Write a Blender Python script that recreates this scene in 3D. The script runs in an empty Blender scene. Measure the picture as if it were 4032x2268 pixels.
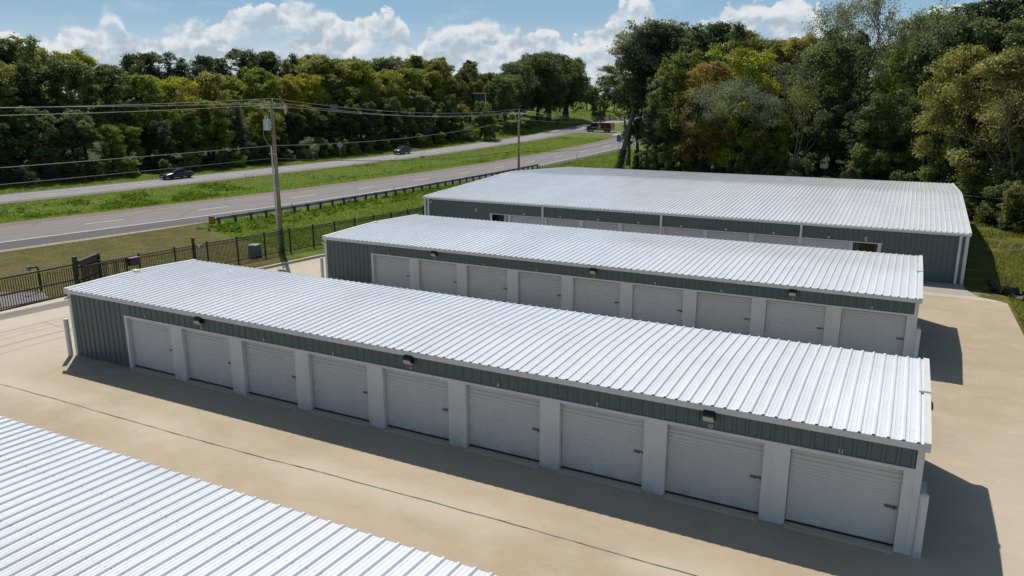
import bpy, math, random
import numpy as np
from mathutils import Vector, Matrix
R = math.radians
SC = bpy.context.scene
COL = SC.collection

# ---------------------------------------------------------------- camera, sky, sun, exposure
CAM = (29.7286, -18.0706, 10.2758)
camd = bpy.data.cameras.new('camera'); camo = bpy.data.objects.new('camera', camd); COL.objects.link(camo)
camd.sensor_width = 36.0; camd.lens = 26.69; camd.clip_start = 0.1; camd.clip_end = 20000
camo.matrix_world = Matrix.Translation(CAM) @ Matrix((
    (0.88598583, -0.1115668, 0.45009106), (0.46371102, 0.21545724, -0.85938948), (-0.00109604, 0.97011908, 0.24262682))).to_4x4()
SC.camera = camo
SUN_EL = R(51.0)
SUN_DIR = Vector((-0.731 * math.cos(SUN_EL), 0.683 * math.cos(SUN_EL), math.sin(SUN_EL))).normalized()
sund = bpy.data.lights.new('sun', 'SUN'); sund.energy = 4.2; sund.angle = R(0.53); sund.color = (1.0, 0.955, 0.88)
suno = bpy.data.objects.new('sun', sund); COL.objects.link(suno)
suno.location = (0, 0, 60); suno.rotation_euler = SUN_DIR.to_track_quat('Z', 'Y').to_euler()
SKY_STRENGTH = 0.08
SC.view_settings.view_transform = 'Standard'; SC.view_settings.look = 'None'
SC.view_settings.exposure = 0.0; SC.view_settings.gamma = 1.0; SC.view_settings.use_curve_mapping = False
SC.render.engine = 'CYCLES'
SC.cycles.use_denoising = True
SC.cycles.max_bounces = 6; SC.cycles.diffuse_bounces = 3; SC.cycles.glossy_bounces = 3; SC.cycles.transmission_bounces = 3
SC.cycles.transparent_max_bounces = 6; SC.cycles.caustics_reflective = False; SC.cycles.caustics_refractive = False

# ---------------------------------------------------------------- node helper
class S:
    """a socket with arithmetic"""
    def __init__(s, nt, so): s.nt = nt; s.so = so
    def _m(s, op, *a, clamp=False):
        n = s.nt.nodes.new('ShaderNodeMath'); n.operation = op; n.use_clamp = clamp
        for i, v in enumerate((s,) + a):
            if isinstance(v, S): s.nt.links.new(v.so, n.inputs[i])
            else: n.inputs[i].default_value = v
        return S(s.nt, n.outputs[0])
    def __add__(s, o): return s._m('ADD', o)
    __radd__ = __add__
    def __mul__(s, o): return s._m('MULTIPLY', o)
    __rmul__ = __mul__
    def __sub__(s, o): return s._m('SUBTRACT', o)
    def __rsub__(s, o): return (s * -1.0) + o
    def __truediv__(s, o): return s._m('DIVIDE', o)
    def pow(s, o): return s._m('POWER', o)
    def fract(s): return s._m('FRACT')
    def floor(s): return s._m('FLOOR')
    def abs(s): return s._m('ABSOLUTE')
    def clamp(s): return (s + 0.0)._m('ADD', 0.0, clamp=True)
    def lt(s, o): return s._m('LESS_THAN', o)
    def gt(s, o): return s._m('GREATER_THAN', o)
    def max(s, o): return s._m('MAXIMUM', o)
    def min(s, o): return s._m('MINIMUM', o)
    def step(s, a, b):
        n = s.nt.nodes.new('ShaderNodeMapRange'); n.interpolation_type = 'SMOOTHSTEP'
        for i, v in ((0, s), (1, a), (2, b)):
            if isinstance(v, S): s.nt.links.new(v.so, n.inputs[i])
            else: n.inputs[i].default_value = v
        return S(s.nt, n.outputs[0])

class NT:
    def __init__(s, nt): s.nt = nt; nt.nodes.clear()
    def node(s, t, **kw):
        n = s.nt.nodes.new(t)
        for k, v in kw.items(): setattr(n, k, v)
        return n
    def put(s, sock, v):
        if isinstance(v, S): s.nt.links.new(v.so, sock)
        elif v is not None: sock.default_value = v
    def out(s, n, i=0): return S(s.nt, n.outputs[i])
    def val(s, v):
        n = s.node('ShaderNodeValue'); n.outputs[0].default_value = v; return s.out(n)
    def coord(s, kind='Object'): return S(s.nt, s.node('ShaderNodeTexCoord').outputs[kind])
    def pos(s): return S(s.nt, s.node('ShaderNodeNewGeometry').outputs['Position'])
    def sep(s, v):
        n = s.node('ShaderNodeSeparateXYZ'); s.put(n.inputs[0], v); return [s.out(n, i) for i in range(3)]
    def comb(s, x, y, z):
        n = s.node('ShaderNodeCombineXYZ')
        for i, v in enumerate((x, y, z)): s.put(n.inputs[i], v)
        return s.out(n)
    def noise(s, vec, scale, detail=4, rough=0.55, dist=0.0, dim='3D'):
        n = s.node('ShaderNodeTexNoise', noise_dimensions=dim); s.put(n.inputs['Vector'], vec)
        n.inputs['Scale'].default_value = scale; n.inputs['Detail'].default_value = detail
        n.inputs['Roughness'].default_value = rough; n.inputs['Distortion'].default_value = dist
        return s.out(n, 0)
    def voro(s, vec, scale, feature='F1', detail=0.0, rough=.5, smooth=None, dim='3D', rnd=1.0):
        n = s.node('ShaderNodeTexVoronoi', feature=feature, voronoi_dimensions=dim); n.inputs['Randomness'].default_value = rnd; s.put(n.inputs['Vector'], vec); n.inputs['Scale'].default_value = scale
        n.inputs['Detail'].default_value = detail; n.inputs['Roughness'].default_value = rough
        if smooth is not None and feature == 'SMOOTH_F1': n.inputs['Smoothness'].default_value = smooth
        return s.out(n, 0)
    def mix(s, f, a, b):
        n = s.node('ShaderNodeMix', data_type='RGBA'); s.put(n.inputs[0], f)
        for i, v in ((6, a), (7, b)):
            if isinstance(v, S): s.nt.links.new(v.so, n.inputs[i])
            else: n.inputs[i].default_value = tuple(v) + ((1,) if len(v) == 3 else ())
        return S(s.nt, n.outputs[2])
    def mul(s, c, f):
        n = s.node('ShaderNodeVectorMath', operation='SCALE'); s.put(n.inputs[0], c); s.put(n.inputs['Scale'], f); return s.out(n)
    def attr(s, name, o='Fac'):
        n = s.node('ShaderNodeAttribute', attribute_name=name); return S(s.nt, n.outputs[o])
    def curve(s, x, pts):
        n = s.node('ShaderNodeFloatCurve'); c = n.mapping.curves[0]
        for i, (a, b) in enumerate(pts):
            if i < 2: c.points[i].location = (a, b)
            else: c.points.new(a, b)
        n.mapping.use_clip = False; n.mapping.update(); s.put(n.inputs['Value'], x); return s.out(n)

def material(name, col=None, rough=0.6, metal=0.0, spec=0.5, fn=None, coat=0.0):
    m = bpy.data.materials.new(name); m.use_nodes = True
    t = NT(m.node_tree); o = t.node('ShaderNodeOutputMaterial'); p = t.node('ShaderNodeBsdfPrincipled')
    m.node_tree.links.new(p.outputs[0], o.inputs[0])
    p.inputs['Roughness'].default_value = rough; p.inputs['Metallic'].default_value = metal
    p.inputs['Specular IOR Level'].default_value = spec
    if coat: p.inputs['Coat Weight'].default_value = coat; p.inputs['Coat Roughness'].default_value = .08
    if col: p.inputs['Base Color'].default_value = tuple(col) + (1,)
    if fn:
        r = fn(t)
        if isinstance(r, dict):
            for k, v in r.items():
                if k == 'Bump':
                    b = t.node('ShaderNodeBump'); t.put(b.inputs['Height'], v[0]); b.inputs['Strength'].default_value = v[1]; b.inputs['Distance'].default_value = v[2]
                    m.node_tree.links.new(b.outputs[0], p.inputs['Normal'])
                else: t.put(p.inputs[k], v)
        else: t.put(p.inputs['Base Color'], r)
    return m

# ---------------------------------------------------------------- the sky with its cumulus clouds
CLOUD_TOP = [(-1.1167,.0843),(-1.05,.0842),(-1.0332,.0771),(-1.0161,.0698),(-.9969,.0746),(-.9836,.0907),(-.9658,.08),(-.9499,.0993),(-.9372,.0895),(-.9232,.071),(-.8888,.085),(-.8632,.0881),(-.8369,.0933),(-.8136,.1093),(-.787,.1089),(-.7551,.1135),(-.7277,.1107),(-.7045,.1081),(-.6718,.1011),(-.6427,.1071),(-.6214,.096),(-.6099,.0775),(-.6005,.0649),(-.5875,.0884),(-.5602,.0965),(-.5306,.0943),(-.5058,.0991),(-.4885,.086),(-.4563,.0897),(-.4314,.084),(-.4164,.0717),(-.4014,.0683),(-.3869,.0836),(-.3723,.09),(-.3486,.1127),(-.3295,.1182),(-.3051,.1073),(-.2854,.0947),(-.2708,.0866),(-.2428,.0915),(-.2204,.1044),(-.1979,.109),(-.1625,.1156),(-.1269,.1077),(-.1126,.092),(-.0889,.0673),(-.0342,.0592),(-.0086,.0794),(.0007,.0996),(.0271,.1002),(.1271,.0883)]
def build_world():
    w = bpy.data.worlds.new('World'); SC.world = w; w.use_nodes = True
    t = NT(w.node_tree); out = t.node('ShaderNodeOutputWorld'); bg = t.node('ShaderNodeBackground')
    w.node_tree.links.new(bg.outputs[0], out.inputs[0]); bg.inputs[1].default_value = SKY_STRENGTH
    sky = t.node('ShaderNodeTexSky', sky_type='NISHITA'); sky.sun_disc = False
    sky.sun_elevation = SUN_EL; sky.sun_rotation = math.atan2(SUN_DIR.x, SUN_DIR.y)
    sky.altitude = 100; sky.air_density = 1.0; sky.dust_density = 0.6; sky.ozone_density = 1.6
    d = t.coord('Generated'); x, y, z = t.sep(d)
    az = x._m('ARCTAN2', y); el = z._m('ARCSINE')
    u = (az + 1.2) * (1 / 1.4)                         # azimuth over the wooded horizon, 0..1
    top = t.curve(u.clamp(), [((a + 1.2) / 1.4, b * 5.0) for a, b in CLOUD_TOP]) * 0.2
    # away from the photographed quarter the same kind of clouds go on with a plain uneven top
    inq = u.step(-.02, 0.0) * (1.0 - u.step(1.0, 1.02))
    wide = t.noise(t.comb(x * 3.0, y * 3.0, 0.0), 1.6, 2, dim='2D') * .22
    top = top * inq + wide * (1.0 - inq)
    p = t.comb(az, el * 1.2, 0.0)
    wn = t.noise(p, 30.0, 2, .5, dim='2D'); f0 = t.noise(t.comb(az + 3.0, el * 1.2, 0.0), 30.0, 2, .5, dim='2D')
    def puff(v, det):                                   # billows: rounded heads, finer ones riding on them
        return 1.0 - t.voro(v, 24.0, 'F1', det, .5, dim='2D', rnd=.9)
    ux, uy = az + (wn - .5) * .016, el * 1.2 + (f0 - .5) * .016
    n1 = puff(t.comb(ux, uy, 0.0), 3.0)
    n2 = puff(t.comb(ux - .004, uy + .008, 0.0), 2.0)
    f1 = t.noise(p, 48.0, 5, .6, dim='2D')
    big = t.noise(t.comb(az, el * 1.8, 0.0), 12.0, 4, .55, dim='2D')
    big2 = t.noise(t.comb(az - .006, el * 1.8 + .016, 0.0), 12.0, 3, .55, dim='2D')
    edge = top + .003 + (n1 - .5) * .020 + (f1 - .5) * .011 - el
    soft = t.noise(t.comb(az + 7.0, el * 2.0, 0.0), 9.0, 3, .6, dim='2D').step(.46, .66)
    body = edge.step(-.0008 - soft * .003, .0036 + soft * .012)
    # thinner parts low in the bank where pale blue shows between the heaps
    hole = (big + (f1 - .5) * .35 + (n1 - .5) * .15).step(.47, .66) * edge.step(.010, .030)
    body = body * (1.0 - hole * .9)
    rim = 1.0 - edge.step(.002, .024)
    lit = (n1 - n2) * 1.5 + (f1 - .5) * .9 + (big - big2) * 3.2 + .42
    shade = (lit * .62 + rim * .34 + .10).clamp()
    ccol = t.mix(shade.step(.02, .78), (5.3, 6.4, 7.5), (9.8, 10.1, 10.35))
    # the bank greys and blurs into haze towards its base
    ccol = t.mix((1.0 - el.step(.0, .06)) * .5, ccol, (8.4, 9.2, 9.7))
    skyc = S(w.node_tree, sky.outputs[0])
    lowsky = t.mix(el.step(.0, .12), (7.8, 9.1, 9.6), (3.45, 5.75, 7.9))
    base = t.mix(el.step(.10, .55), lowsky, t.mul(skyc, 1.0))
    veil = (t.noise(t.comb(az, el * 3.0, 0.0), 10.0, 4, .6, dim='2D')).step(.35, .65)
    base = t.mix((1.0 - el.step(.02, .075)) * veil * .85, base, (9.0, 9.6, 9.9))
    wisps = t.noise(t.comb(az, el * 4.0, 0.0), 8.0, 5, .65, dim='2D').step(.5, .85) * .30
    base = t.mix(wisps * el.step(.05, .09), base, (8.0, 8.9, 9.5))
    col = t.mix(body * .96, base, ccol)
    t.put(bg.inputs[0], col)
build_world()

# ---------------------------------------------------------------- mesh helper and tagging
class MB:
    def __init__(s): s.v = []; s.f = []
    def add(s, vs, fs):
        b = len(s.v); s.v += [tuple(p) for p in vs]; s.f += [tuple(i + b for i in f) for f in fs]; return s
    def box(s, x0, x1, y0, y1, z0, z1):
        return s.add([(x0,y0,z0),(x1,y0,z0),(x1,y1,z0),(x0,y1,z0),(x0,y0,z1),(x1,y0,z1),(x1,y1,z1),(x0,y1,z1)],
                     [(0,3,2,1),(4,5,6,7),(0,1,5,4),(1,2,6,5),(2,3,7,6),(3,0,4,7)])
    def cbox(s, c, d, rz=0.0):
        m = Matrix.Rotation(rz, 3, 'Z'); c = Vector(c); h = [k / 2 for k in d]
        vs = [c + m @ Vector((sx * h[0], sy * h[1], sz * h[2])) for sz in (-1, 1) for sx, sy in ((-1,-1),(1,-1),(1,1),(-1,1))]
        return s.add(vs, [(0,3,2,1),(4,5,6,7),(0,1,5,4),(1,2,6,5),(2,3,7,6),(3,0,4,7)])
    def tube(s, pts, rad, n=8, cap=True):
        pts = [Vector(p) for p in pts]
        if not hasattr(rad, '__len__'): rad = [rad] * len(pts)
        vs = []; prev = None
        for i, p in enumerate(pts):
            d = (pts[min(i + 1, len(pts) - 1)] - pts[max(i - 1, 0)]).normalized()
            a = prev if prev is not None else (Vector((1, 0, 0)) if abs(d.x) < .9 else Vector((0, 1, 0)))
            a = (a - d * a.dot(d)).normalized(); prev = a; b = d.cross(a)
            for k in range(n):
                t = 2 * math.pi * k / n; vs.append(p + (a * math.cos(t) + b * math.sin(t)) * rad[i])
        fs = []
        for i in range(len(pts) - 1):
            for k in range(n): fs.append((i*n+k, i*n+(k+1) % n, (i+1)*n+(k+1) % n, (i+1)*n+k))
        if cap: fs.append(tuple(reversed(range(n)))); fs.append(tuple((len(pts)-1)*n + k for k in range(n)))
        return s.add(vs, fs)
    def loft(s, rings, closed=True, cap=True):
        n = len(rings[0]); vs = [p for r in rings for p in r]; fs = []
        for i in range(len(rings) - 1):
            for k in range(n if closed else n - 1): fs.append((i*n+k, i*n+(k+1) % n, (i+1)*n+(k+1) % n, (i+1)*n+k))
        if cap: fs.append(tuple(reversed(range(n)))); fs.append(tuple((len(rings)-1)*n + k for k in range(n)))
        return s.add(vs, fs)
    def prism(s, poly, z0, z1):
        n = len(poly)
        return s.add([(x, y, z0) for x, y in poly] + [(x, y, z1) for x, y in poly],
                     [tuple(reversed(range(n))), tuple(range(n, 2 * n))] + [(k, (k+1) % n, n + (k+1) % n, n + k) for k in range(n)])
    def build(s, name, mat, parent=None, smooth=False, loc=None):
        me = bpy.data.meshes.new(name); me.from_pydata(s.v, [], s.f); me.materials.append(mat)
        if smooth: me.polygons.foreach_set('use_smooth', [True] * len(me.polygons))
        me.update()
        return link(name, me, parent, loc)
def link(name, me, parent=None, loc=None):
    o = bpy.data.objects.new(name, me); COL.objects.link(o); o.parent = parent
    if loc: o.location = loc
    return o
def tag(o, label=None, cat=None, group=None, kind=None):
    if label: o['label'] = label
    if cat: o['category'] = cat
    if group: o['group'] = group
    if kind: o['kind'] = kind
    return o
def thing(name, label, cat, loc=(0, 0, 0), rz=0.0, group=None):
    o = bpy.data.objects.new(name, None); COL.objects.link(o); o.empty_display_size = .3
    o.location = loc; o.rotation_euler = (0, 0, rz); return tag(o, label, cat, group)
def struct(o): o['kind'] = 'structure'; return o
def copy_tree(o, parent=None):
    c = o.copy(); COL.objects.link(c); c.parent = parent
    for ch in o.children: copy_tree(ch, c)
    return c
def np_mesh(name, verts, nper, mats, attr=None, uv=None):
    """many separate polygons of nper corners each, from a numpy array"""
    me = bpy.data.meshes.new(name); nv = len(verts); nf = nv // nper
    me.vertices.add(nv); me.vertices.foreach_set('co', np.asarray(verts, np.float32).ravel())
    me.loops.add(nv); me.loops.foreach_set('vertex_index', np.arange(nv, dtype=np.int32))
    me.polygons.add(nf); me.polygons.foreach_set('loop_start', np.arange(0, nv, nper, dtype=np.int32))
    me.polygons.foreach_set('loop_total', np.full(nf, nper, np.int32))
    if attr is not None:
        a = me.attributes.new('shade', 'FLOAT', 'POINT'); a.data.foreach_set('value', np.asarray(attr, np.float32))
    me.materials.append(mats); me.update(calc_edges=True); me.validate(); return me
def text(name, body, size, mat, parent, loc, rot=(math.pi / 2, 0, 0), depth=.004):
    cu = bpy.data.curves.new(name, 'FONT'); cu.body = body; cu.size = size; cu.extrude = depth; cu.align_x = 'CENTER'; cu.align_y = 'CENTER'; cu.offset = size * .02
    tmp = bpy.data.objects.new(name, cu); COL.objects.link(tmp)
    me = bpy.data.meshes.new_from_object(tmp.evaluated_get(bpy.context.evaluated_depsgraph_get()))
    bpy.data.objects.remove(tmp); bpy.data.curves.remove(cu)
    me.materials.clear(); me.materials.append(mat)
    o = link(name, me, parent, loc); o.rotation_euler = rot; return o
# ---------------------------------------------------------------- materials
def f_roof(t):
    x, y, z = t.sep(t.coord()); v = t.comb(x, y * .12, 0.0)
    n = t.noise(v, 2.2, 5, .6); n2 = t.noise(t.comb(x, y, 0.0), .5, 3)
    c = t.mix(n.step(.35, .75), (.80, .81, .825), (.72, .735, .755))
    c = t.mix((n2.step(.5, .75)) * .35, c, (.62, .62, .605))
    panel = t.noise(t.comb(((x - .15) / .9144).floor() * 7.31, (y / 9.0).floor(), 0.0), 3.7, 0)
    c = t.mul(c, panel * .16 + .925)
    streak = t.noise(t.comb(x * 2.2, y * .22, 5.0), 2.0, 5, .65).step(.60, .74) * .30
    c = t.mix(streak, c, (.47, .465, .45))
    # sheet overlap every third rib, fastener rows on each purlin line
    fx = ((x + .05) / .1524 + .5).fract() - .5; fy = (y / 1.52 + .18).fract() - .5
    d = ((fx * .1524).pow(2.0) + (fy * 1.52).pow(2.0)).pow(.5)
    screw = 1.0 - d.step(.010, .024)
    c = t.mix(screw * .5, c, (.16, .155, .15))
    return {'Base Color': c, 'Roughness': n * .14 + .14}
M = {}
M['roof'] = material('white_roof_sheet', rough=.35, spec=.6, fn=f_roof)
def f_green(t):
    x, y, z = t.sep(t.coord()); n = t.noise(t.comb(x * 3.0, y * 3.0, z * .5), 2.0, 4)
    c = t.mix(n.step(.3, .75), (.099, .132, .130), (.116, .153, .149))
    grime = (1.0 - z.step(.0, .5)) * n.step(.4, .7) * .3
    return {'Base Color': t.mix(grime, c, (.15, .14, .12)), 'Roughness': n * .2 + .35}
M['green'] = material('grey_green_wall_sheet', rough=.45, fn=f_green)
def f_white(c0, c1, amt=.3, vary=False):
    def fn(t):
        p = t.coord(); x, y, z = t.sep(p); n = t.noise(p, 1.3, 5, .6); st = t.noise(t.comb(x * 14.0, y * 14.0, z * .6), 1.0, 3)
        c = t.mix((n * .6 + st * .4).step(.38, .72) * amt, c0, c1)
        # splashed dirt along the foot, uneven from place to place
        c = t.mix((1.0 - z.step(.0, .42)) * t.noise(t.comb(x * 3.0, y * 3.0, z * 1.5), 1.0, 5, .65).step(.42, .68) * .5, c, (.36, .31, .25))
        if vary:
            rnd = S(t.nt, t.node('ShaderNodeObjectInfo').outputs['Random']); c = t.mul(c, rnd * .12 + .93)
            scuff = t.noise(t.comb(x * 1.2, 0.0, z * 6.0), 1.4, 5, .7).step(.64, .74) * .3; c = t.mix(scuff, c, (.40, .38, .36))
        return {'Base Color': c, 'Roughness': n * .2 + .35}
    return fn
M['door'] = material('white_roller_door', fn=f_white((.67, .655, .635), (.57, .555, .53), .45, True))
M['trim'] = material('white_painted_trim', fn=f_white((.74, .73, .715), (.55, .54, .52), .4))
M['black'] = material('black_paint', (.012, .012, .013), rough=.45)
M['dark'] = material('dark_opening', (.02, .02, .022), rough=.5)
M['lens'] = material('frosted_lens', (.62, .56, .45), rough=.3)
M['number'] = material('white_vinyl', (.62, .62, .60), rough=.5)
M['steel'] = material('galvanised_steel', rough=.42, metal=.65, fn=lambda t: t.mix(t.noise(t.coord(), 6.0, 4).step(.3, .7), (.40, .42, .43), (.55, .56, .57)))
M['lock'] = material('grey_latch', (.13, .13, .135), rough=.4, metal=.4)
M['brown_door'] = material('brown_panel', (.10, .062, .03), rough=.5)
M['grey_wall'] = material('grey_interior', (.30, .29, .29), rough=.7)
M['rubber'] = material('black_rubber', (.02, .02, .02), rough=.8)
def f_conc(c0, c1, c2, k=1.0):
    def fn(t):
        p = t.pos(); x, y, z = t.sep(p)
        big = t.noise(p, .16, 4, .55, .4); mid = t.noise(p, .9, 5, .62); fine = t.noise(p, 14.0, 4, .7)
        brush = t.noise(t.comb(x * .5, y * 6.0, 0.0), 2.2, 4, .6)
        c = t.mix(big.step(.34, .66), c0, c1)
        c = t.mix(mid.step(.46, .76) * .6 * k, c, c2)
        drift = t.noise(t.comb(x * .45 + y * .15, y * 1.0 - x * .25, 1.0), .55, 4, .6, .6).step(.44, .70)
        c = t.mix(drift * .35, c, (.35, .28, .195))
        c = t.mix((1.0 - x.step(-2.5, 1.5)) * (.45 + mid * .4), c, (.545, .485, .39))
        c = t.mix(x.step(29.0, 34.0) * (1.0 - y.step(2.0, 12.0)) * (.35 + big * .5), c, (.56, .485, .375))
        c = t.mix(brush.step(.45, .75) * .16, c, (.60, .52, .42))
        stain = t.noise(t.comb(x, y, 7.0), .55, 6, .7).step(.60, .74) * .22
        c = t.mix(stain, c, (.20, .165, .125))
        c = t.mix((1.0 - (y + 3.25 + (mid - .5) * 1.2).abs().step(.05, 1.1)) * big.step(.36, .6) * .55, c, (.60, .51, .40))
        spots = 1.0 - t.voro(p, .8).step(.012, .03)
        c = t.mix(spots * .6, c, (.09, .08, .07))
        c = t.mul(c, fine * .26 + .87)
        return {'Base Color': c, 'Roughness': mid * .15 + .75, 'Bump': (fine, .12, .01)}
    return fn
M['conc'] = material('tan_concrete', spec=.25, fn=f_conc((.425, .340, .228), (.475, .384, .264), (.535, .45, .335)))
M['conc_pale'] = material('pale_concrete', spec=.25, fn=f_conc((.50, .425, .315), (.56, .48, .365), (.59, .52, .41)))
M['conc_grey'] = material('grey_concrete', spec=.25, fn=f_conc((.36, .325, .28), (.41, .37, .32), (.44, .40, .35)))
M['joint'] = material('joint_sealant', rough=.9, fn=lambda t: t.mix(t.noise(t.pos(), 2.5, 4).step(.4, .65), (.085, .075, .06), (.26, .215, .155)))
def f_asph(c0, c1, dark, light, wk=.35):
    def fn(t):
        n = t.node('ShaderNodeUVMap'); uv = t.sep(S(t.nt, n.outputs[0])); u, v = uv[0], uv[1]
        p = t.pos(); fine = t.noise(p, 9.0, 4, .7); big = t.noise(p, .12, 3)
        streak = t.noise(t.comb(u * 1.1, v * .02, 0.0), 1.6, 4, .6)
        patch = t.noise(t.comb(u * .6, v * .06, 3.0), 1.2, 4)
        c = t.mix(streak.step(.34, .66), c0, c1)
        c = t.mix(patch.step(.58, .72) * .35, c, light)
        wheel = (((u + 50.0) / 2.2).fract() - .5).abs().step(.28, .5) * wk
        c = t.mix(wheel * streak.step(.3, .6), c, dark)
        crack = 1.0 - t.voro(t.comb(u, v * .35, 0.0), .28, 'DISTANCE_TO_EDGE').step(.003, .016)
        c = t.mix(crack * .45, c, (.03, .03, .03))
        return {'Base Color': t.mul(c, fine * .4 + .8), 'Roughness': fine * .1 + .78}
    return fn
M['asph'] = material('worn_asphalt', spec=.3, fn=f_asph((.185, .167, .158), (.225, .205, .194), (.12, .11, .105), (.25, .235, .22)))
M['asph_far'] = material('pale_asphalt', spec=.3, fn=f_asph((.245, .232, .230), (.30, .287, .284), (.15, .14, .138), (.40, .39, .38), .8))
M['asph_dark'] = material('shoulder_asphalt', spec=.3, fn=f_asph((.082, .080, .082), (.10, .097, .098), (.065, .063, .064), (.125, .12, .12)))
M['asph_brown'] = material('brown_shoulder', spec=.3, fn=f_asph((.165, .125, .105), (.20, .155, .13), (.13, .10, .085), (.235, .195, .165)))
M['gravel'] = material('gravel_edge', spec=.2, rough=.9, fn=lambda t: t.mix(t.noise(t.pos(), 4.0, 5, .7).step(.3, .7), (.26, .22, .16), (.42, .37, .29)))
M['line'] = material('road_paint_white', rough=.7, fn=lambda t: t.mix(t.noise(t.pos(), 5.0, 4, .7).step(.45, .8) * .6, (.72, .71, .68), (.3, .28, .27)))
M['yline'] = material('road_paint_yellow', rough=.7, fn=lambda t: t.mix(t.noise(t.pos(), 2.0, 4, .7).step(.38, .62) * .85, (.52, .30, .08), (.18, .16, .14)))
def f_ground(t):
    p = t.pos(); x, y, z = t.sep(p)
    a = t.noise(p, .11, 4, .6); b = t.noise(p, .7, 5, .65); c = t.noise(p, 5.0, 4, .7)
    bright = t.mix(b.step(.35, .68), (.085, .140, .014), (.150, .210, .022))
    bright = t.mix(a.step(.45, .72) * .65, bright, (.150, .165, .030))
    mown = t.mix(b.step(.35, .7), (.098, .092, .024), (.150, .132, .042))
    mown = t.mix(a.step(.52, .7) * .6, mown, (.165, .120, .058))
    # the mown lot beside the drive is drier than the verges; the line between them wanders
    m = (x + (a - .5) * 8.0).step(-40.0, -37.0) * (1.0 - (y + x * .55 + (b - .5) * 5.0).step(15.0, 18.5))
    col = t.mix(m, bright, mown)
    m2 = (x + (a - .5) * 6.0).step(30.0, 34.0)
    col = t.mix(m2 * .75, col, mown)
    dirt = t.noise(t.comb(x, y, 2.0), .33, 5, .65).step(.60, .70)
    col = t.mix(dirt * m2, col, (.38, .29, .19))
    col = t.mix(t.noise(t.comb(x, y, 5.0), .9, 5, .7).step(.66, .78) * .35, col, (.17, .13, .075))
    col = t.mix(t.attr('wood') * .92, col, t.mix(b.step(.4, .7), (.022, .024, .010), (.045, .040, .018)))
    return {'Base Color': t.mul(col, c * .7 + .62), 'Roughness': 0.9, 'Bump': (c + b, .5, .12)}
M['ground'] = material('grassy_ground', spec=.1, rough=.95, fn=f_ground)
def leaf_material(name, trans=.55, gloss=.032):
    m = bpy.data.materials.new(name); m.use_nodes = True; t = NT(m.node_tree)
    out = t.node('ShaderNodeOutputMaterial'); oi = t.node('ShaderNodeObjectInfo')
    base = S(m.node_tree, oi.outputs['Color']); sh = t.attr('shade')
    col = t.mul(base, sh)
    warm = t.mix(t.noise(t.coord(), .35, 3).step(.45, .7) * .35, col, t.mul(col, 1.5))
    d = t.node('ShaderNodeBsdfDiffuse'); tr = t.node('ShaderNodeBsdfTranslucent'); g = t.node('ShaderNodeBsdfGlossy'); g.inputs['Roughness'].default_value = .42
    t.put(d.inputs[0], warm)
    t.put(tr.inputs[0], t.mul(t.mix(.25, warm, (.15, .19, .01)), 1.35))
    g.inputs[0].default_value = (.55, .6, .62, 1)
    m1 = t.node('ShaderNodeMixShader'); m1.inputs[0].default_value = trans
    m.node_tree.links.new(d.outputs[0], m1.inputs[1]); m.node_tree.links.new(tr.outputs[0], m1.inputs[2])
    m2 = t.node('ShaderNodeMixShader'); m2.inputs[0].default_value = gloss
    m.node_tree.links.new(m1.outputs[0], m2.inputs[1]); m.node_tree.links.new(g.outputs[0], m2.inputs[2])
    m.node_tree.links.new(m2.outputs[0], out.inputs[0]); return m
M['leaf'] = leaf_material('foliage')
M['blade'] = leaf_material('grass_blades', .4, .008)
M['bark'] = material('bark', rough=.9, spec=.1, fn=lambda t: t.mix(t.noise(t.coord(), 3.0, 5, .7).step(.3, .7), (.045, .036, .028), (.11, .09, .072)))
M['pale_bark'] = material('pale_dead_bark', rough=.9, spec=.1, fn=lambda t: t.mix(t.noise(t.coord(), 3.0, 5, .7).step(.3, .7), (.12, .10, .085), (.25, .22, .19)))
M['pole'] = material('weathered_pole_wood', rough=.85, spec=.15, fn=lambda t: t.mix(t.noise(t.comb(*[a * b for a, b in zip(t.sep(t.coord()), (9.0, 9.0, .5))]), 1.0, 4).step(.3, .7), (.23, .175, .105), (.36, .285, .18)))
M['greypaint'] = material('light_grey_paint', (.50, .53, .55), rough=.4)
M['conduit'] = material('grey_conduit', (.55, .56, .57), rough=.5)
M['wire'] = material('aluminium_wire', (.34, .335, .32), rough=.6)
M['cable'] = material('black_cable', (.05, .05, .05), rough=.6)
M['green_box'] = material('grey_green_cabinet', (.42, .49, .49), rough=.45)
M['operator'] = material('grey_operator_box', (.20, .20, .205), rough=.5)
M['stone'] = material('grey_rock', rough=.9, fn=lambda t: t.mix(t.noise(t.coord(), 2.0, 5), (.12, .11, .10), (.3, .28, .25)))
M['silt'] = material('black_silt_fabric', (.012, .012, .013), rough=.55)
M['stake'] = material('wood_stake', (.13, .10, .07), rough=.9)
M['blue'] = material('blue_sign_sheet', (.012, .06, .30), rough=.4)
M['amber'] = material('amber_sheet', (.65, .33, .02), rough=.4)
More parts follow.
